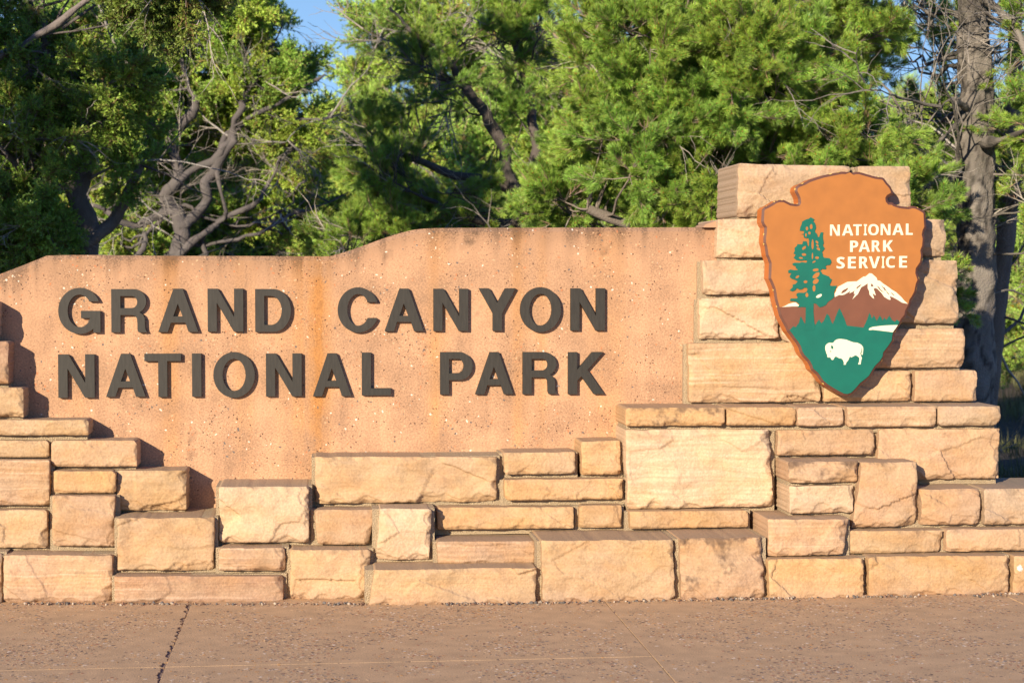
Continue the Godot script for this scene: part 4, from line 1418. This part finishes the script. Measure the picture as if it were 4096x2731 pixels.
	grow("juniper", Vector3(-1.66,-0.07,-10.00), "old juniper with grey twisted trunk and long bare branches left of centre", [[-1.662,0.720,-10.000,0.082,-1.611,1.600,-10.000,0.076,-1.561,2.247,-10.000,0.064,-1.709,2.570,-10.000,0.058,-1.579,2.985,-10.000,0.047,-1.461,3.630,-10.000,0.035,-1.526,4.273,-10.000,0.014,-1.432,4.732,-10.000,0.005], [-1.585,2.155,-10.000,0.058,-1.401,2.294,-10.000,0.053,-1.124,2.711,-10.000,0.044,-0.915,3.221,-10.000,0.038,-0.660,3.639,-10.000,0.029,-0.474,4.195,-10.000,0.014,-0.403,4.519,-10.000,0.005], [-1.710,2.524,-10.000,0.041,-1.858,2.154,-10.000,0.035,-2.265,2.337,-10.000,0.021,-2.581,2.382,-10.000,0.014], [-1.610,1.785,-10.000,0.035,-1.265,2.110,-10.000,0.032,-0.758,2.389,-10.000,0.021,-0.294,3.041,-10.000,0.014,0.077,3.415,-10.000,0.007], [-1.709,2.570,-10.000,0.041,-1.122,2.989,-10.000,0.035,-0.800,3.222,-10.000,0.021,-0.108,3.321,-10.000,0.012,0.263,3.510,-10.000,0.007], [-1.405,1.600,-10.000,0.029,-1.126,2.341,-10.000,0.019,-1.031,2.989,-10.000,0.016,-0.844,3.637,-10.000,0.012], [-2.044,1.600,-10.000,0.029,-1.904,2.062,-10.000,0.019,-1.492,2.386,-10.000,0.014,-0.852,2.157,-10.000,0.009,-0.111,2.624,-10.000,0.006], [-0.915,3.221,-10.000,0.019,-0.385,3.550,-10.000,0.014,0.125,3.741,-10.000,0.007], [-1.563,1.970,-10.000,0.019,-0.852,2.041,-10.000,0.014,-0.205,2.345,-10.000,0.009,0.353,2.580,-10.000,0.005]], [[-0.79,3.88,-10.50,0.22,0.24,0.60,9,1], [-0.92,4.56,-10.30,0.21,0.19,0.60,7], [-0.30,3.58,-10.50,0.17,0.22,0.50,6], [-1.45,4.21,-10.90,0.49,0.29,0.70,10], [-2.04,3.73,-11.00,0.40,0.30,0.70,8], [-1.47,3.31,-11.10,0.50,0.20,0.60,6], [-0.80,2.78,-11.10,0.50,0.20,0.60,5], [-1.88,3.01,-9.80,0.23,0.19,0.30,3], [-2.20,2.96,-11.10,0.40,0.20,0.60,5], [-0.62,2.40,-11.40,0.65,0.20,0.50,6], [-2.28,2.19,-11.40,0.50,0.20,0.50,5], [-0.21,3.07,-10.40,0.19,0.14,0.40,3]], {twist = .22, bare_limbs = 26, dense = 1.0, bare = 0.14, subs = 8, size = 1.35, hue = Color(1.6, 1.8, 1.3), bark = Color(.125, .11, .108), rough = .02})
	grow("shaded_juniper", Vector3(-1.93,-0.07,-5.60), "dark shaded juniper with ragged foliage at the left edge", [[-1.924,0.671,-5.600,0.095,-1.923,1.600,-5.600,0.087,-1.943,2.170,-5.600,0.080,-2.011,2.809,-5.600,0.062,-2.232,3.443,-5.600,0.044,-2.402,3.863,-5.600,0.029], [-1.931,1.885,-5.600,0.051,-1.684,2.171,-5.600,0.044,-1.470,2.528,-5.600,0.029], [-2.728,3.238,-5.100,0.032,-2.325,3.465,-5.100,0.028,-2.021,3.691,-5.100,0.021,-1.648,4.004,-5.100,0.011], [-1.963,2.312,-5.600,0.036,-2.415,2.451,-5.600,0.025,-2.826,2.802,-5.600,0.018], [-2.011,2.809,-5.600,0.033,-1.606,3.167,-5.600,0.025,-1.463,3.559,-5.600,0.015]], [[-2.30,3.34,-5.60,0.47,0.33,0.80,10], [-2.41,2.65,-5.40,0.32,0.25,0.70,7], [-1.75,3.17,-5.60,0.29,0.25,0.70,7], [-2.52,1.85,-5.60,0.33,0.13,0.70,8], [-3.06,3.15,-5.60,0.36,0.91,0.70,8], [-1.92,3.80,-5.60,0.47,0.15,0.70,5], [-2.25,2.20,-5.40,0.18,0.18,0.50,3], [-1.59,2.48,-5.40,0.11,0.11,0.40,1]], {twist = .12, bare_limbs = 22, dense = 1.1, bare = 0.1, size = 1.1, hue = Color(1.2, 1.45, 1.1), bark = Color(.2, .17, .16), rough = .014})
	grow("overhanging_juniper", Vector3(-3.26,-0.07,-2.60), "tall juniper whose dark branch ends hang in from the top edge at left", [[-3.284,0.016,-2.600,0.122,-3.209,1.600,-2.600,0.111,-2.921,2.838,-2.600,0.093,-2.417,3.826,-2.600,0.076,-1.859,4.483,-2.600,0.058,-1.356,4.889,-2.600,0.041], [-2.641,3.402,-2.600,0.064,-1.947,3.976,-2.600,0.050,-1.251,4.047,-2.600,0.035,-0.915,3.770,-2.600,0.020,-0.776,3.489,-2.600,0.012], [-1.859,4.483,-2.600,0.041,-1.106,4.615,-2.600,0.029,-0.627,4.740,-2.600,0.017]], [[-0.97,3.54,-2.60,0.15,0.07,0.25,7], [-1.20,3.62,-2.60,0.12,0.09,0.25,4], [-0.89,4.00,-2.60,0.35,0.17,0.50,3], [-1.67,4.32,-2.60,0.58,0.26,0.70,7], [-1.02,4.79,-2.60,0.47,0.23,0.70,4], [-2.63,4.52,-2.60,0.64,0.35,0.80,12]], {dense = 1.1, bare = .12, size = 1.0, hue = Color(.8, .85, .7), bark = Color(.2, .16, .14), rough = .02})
	grow("tall_pine", Vector3(4.57,-0.07,-2.90), "tall straight pine trunk with scaly grey bark right of the stone pier", [[4.575,0.084,-2.900,0.167,4.570,0.673,-2.900,0.140,4.591,1.230,-2.900,0.128,4.594,1.846,-2.900,0.128,4.580,2.338,-2.900,0.125,4.586,2.798,-2.900,0.114,4.578,3.257,-2.900,0.105,4.551,3.866,-2.900,0.096,4.526,4.777,-2.900,0.078], [4.573,2.546,-2.800,0.021,4.615,2.553,-2.500,0.017,4.780,2.627,-2.300,0.011], [4.561,2.767,-2.900,0.012,4.279,2.827,-2.600,0.007,4.062,2.608,-2.500,0.004], [4.566,3.196,-2.900,0.015,4.275,3.333,-2.600,0.010,3.994,3.463,-2.500,0.004], [4.569,3.623,-2.900,0.036,4.661,3.311,-2.400,0.023,4.746,3.007,-2.300,0.014], [4.576,2.829,-2.900,0.009,4.189,2.528,-2.600,0.006,3.972,2.474,-2.500,0.003], [4.448,2.377,-2.800,0.009,4.156,2.313,-2.500,0.006,3.985,2.365,-2.400,0.003]], [[4.95,3.27,-2.50,0.04,0.32,0.30,7], [4.98,2.74,-2.50,0.03,0.12,0.20,2], [5.02,2.23,-2.50,0.03,0.06,0.20,2], [5.10,1.84,-2.60,0.03,0.09,0.20,1], [4.20,3.65,-3.30,0.12,0.08,0.30,3], [4.70,3.29,-4.50,0.17,0.40,0.40,9], [4.78,2.45,-4.30,0.10,0.17,0.30,4], [4.53,4.26,-2.90,0.60,0.21,0.80,9], [5.13,2.76,-2.40,0.09,0.57,0.30,6]], {bare_limbs = 22, limb_len = .8, pine = true, fine = true, dense = 1.0, bare = 0.3, bark = Color(.165, .145, .125), rough = .02, hue = Color(.95, .95, .9)})
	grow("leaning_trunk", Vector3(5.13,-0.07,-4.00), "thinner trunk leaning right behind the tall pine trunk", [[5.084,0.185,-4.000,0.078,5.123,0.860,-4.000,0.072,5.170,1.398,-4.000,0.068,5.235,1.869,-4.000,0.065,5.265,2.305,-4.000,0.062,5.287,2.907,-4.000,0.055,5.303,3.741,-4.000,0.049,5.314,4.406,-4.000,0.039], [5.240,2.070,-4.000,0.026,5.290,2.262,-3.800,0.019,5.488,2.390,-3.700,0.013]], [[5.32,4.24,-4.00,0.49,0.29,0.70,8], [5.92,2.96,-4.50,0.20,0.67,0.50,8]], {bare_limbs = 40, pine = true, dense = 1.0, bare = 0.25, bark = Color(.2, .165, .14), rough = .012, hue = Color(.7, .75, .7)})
	var shade := grow("shading_juniper", Vector3(-5.7, -.07, -.6), "large dense juniper added left of the sign, out of the frame, to shade the left trees", [[-5.7, -.1, -.6, .2, -5.6, 1.6, -.6, .16, -5.9, 3.2, -.5, .11, -5.6, 4.8, -.6, .06]], [[-5.7, 4.3, -.6, 1.4, 1.5, 1.2, 22], [-5.2, 3.2, -.7, 1.1, .8, 1.1, 9], [-6.4, 3.4, -.4, 1.1, .9, 1.0, 8]], {dense = 1.2, bare = .05, size = 1.5})  # unseen tree, added so its shadow darkens the trees at left
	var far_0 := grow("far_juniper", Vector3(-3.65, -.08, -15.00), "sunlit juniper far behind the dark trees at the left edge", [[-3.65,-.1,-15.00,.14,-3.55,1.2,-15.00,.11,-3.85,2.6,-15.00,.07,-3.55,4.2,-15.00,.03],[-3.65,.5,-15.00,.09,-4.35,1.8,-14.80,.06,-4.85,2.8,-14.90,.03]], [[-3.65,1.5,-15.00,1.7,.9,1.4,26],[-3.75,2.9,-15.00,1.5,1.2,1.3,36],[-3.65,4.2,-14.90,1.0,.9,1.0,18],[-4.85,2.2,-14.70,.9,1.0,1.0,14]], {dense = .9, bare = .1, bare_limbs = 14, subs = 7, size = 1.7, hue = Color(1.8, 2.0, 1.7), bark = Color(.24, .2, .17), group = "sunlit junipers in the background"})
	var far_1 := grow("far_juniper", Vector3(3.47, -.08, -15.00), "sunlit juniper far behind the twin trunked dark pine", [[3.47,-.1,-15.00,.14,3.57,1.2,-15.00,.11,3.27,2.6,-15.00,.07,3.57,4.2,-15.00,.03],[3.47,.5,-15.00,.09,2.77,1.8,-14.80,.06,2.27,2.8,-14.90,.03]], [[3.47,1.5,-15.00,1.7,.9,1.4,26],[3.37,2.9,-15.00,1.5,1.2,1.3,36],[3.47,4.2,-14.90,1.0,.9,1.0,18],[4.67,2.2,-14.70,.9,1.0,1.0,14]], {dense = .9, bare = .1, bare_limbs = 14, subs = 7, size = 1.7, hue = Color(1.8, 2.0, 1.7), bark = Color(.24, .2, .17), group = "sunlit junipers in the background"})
	again(far_0, Vector3(-2.79, -.08, -19.00), 2.00, 1.15, "far juniper seen between the twisted grey limbs")
	again(far_1, Vector3(-1.38, -.08, -22.00), 1.00, 0.96, "far juniper below the clear patch of sky, left side")
	again(far_0, Vector3(-0.18, -.08, -21.00), 4.00, 0.72, "low far juniper straight below the patch of clear sky")
	again(far_1, Vector3(1.02, -.08, -17.00), 2.40, 0.84, "pale green juniper rising at the right side of the clear sky")
	again(far_0, Vector3(1.75, -.08, -18.00), 0.70, 1.20, "tall far juniper behind the left half of the dark pine")
	again(far_1, Vector3(3.51, -.08, -24.00), 3.30, 1.30, "far juniper behind the thin twin trunks")
	again(far_0, Vector3(5.62, -.08, -22.00), 5.00, 1.20, "far juniper hidden behind the left half of the bright pine")
	again(far_1, Vector3(6.88, -.08, -20.00), 4.40, 1.10, "far juniper hidden behind the middle of the bright pine")
	again(far_0, Vector3(10.33, -.08, -26.00), 1.40, 0.85, "far juniper behind the right half of the bright pine")
	again(far_1, Vector3(13.30, -.08, -30.00), 0.30, 1.15, "far juniper between the bright pine and the tall trunk")
	again(far_0, Vector3(17.42, -.08, -36.00), 3.00, 1.15, "far juniper behind the two trunks at the right")
	again(far_1, Vector3(13.61, -.08, -22.00), 5.50, 1.10, "far juniper beyond the right edge of the frame")
	again(far_0, Vector3(-5.72, -.08, -15.00), 1.10, 1.20, "far juniper beyond the left edge of the frame")
	again(far_1, Vector3(-4.55, -.08, -26.00), 0.90, 1.25, "far juniper behind the trunk of the dark tree at left")
	again(far_0, Vector3(-2.94, -.08, -30.00), 2.90, 1.10, "farthest juniper behind the forked grey trunk")
	again(far_0, Vector3(13.39, -.08, -17.00), 1.70, 1.20, "far juniper well beyond the right edge, nearest of the row there")
	again(far_1, Vector3(18.17, -.08, -24.00), 4.10, 1.30, "tall far juniper well beyond the right edge, next to the road")
	again(far_1, Vector3(18.52, -.08, -19.00), 2.20, 1.25, "far juniper at the right end of the row beyond the frame")
	again(far_1, Vector3(-8.19, -.08, -16.00), 3.90, 1.20, "far juniper well beyond the left edge of the frame")
	again(far_0, Vector3(-9.04, -.08, -24.00), 5.20, 1.35, "tallest far juniper beyond the left edge of the frame")
	again(far_0, Vector3(9.84, -.08, -13.00), 2.20, 0.80, "small juniper just beyond the right edge of the frame")
	grow("flowering_bush", Vector3(16.01,-.05,-31.8), "yellow flowering bush beside the road behind the trunks", [[16.01,-.1,-31.8,.05,16.01,.5,-31.8,.03]], [[16.01,.55,-31.8,1.1,.5,.8,26]], {dense = 1.0, bare = 0.0, subs = 5, size = 1.8, hue = Color(3.0, 2.0, .4), category = "bush"})
	build_undergrowth()
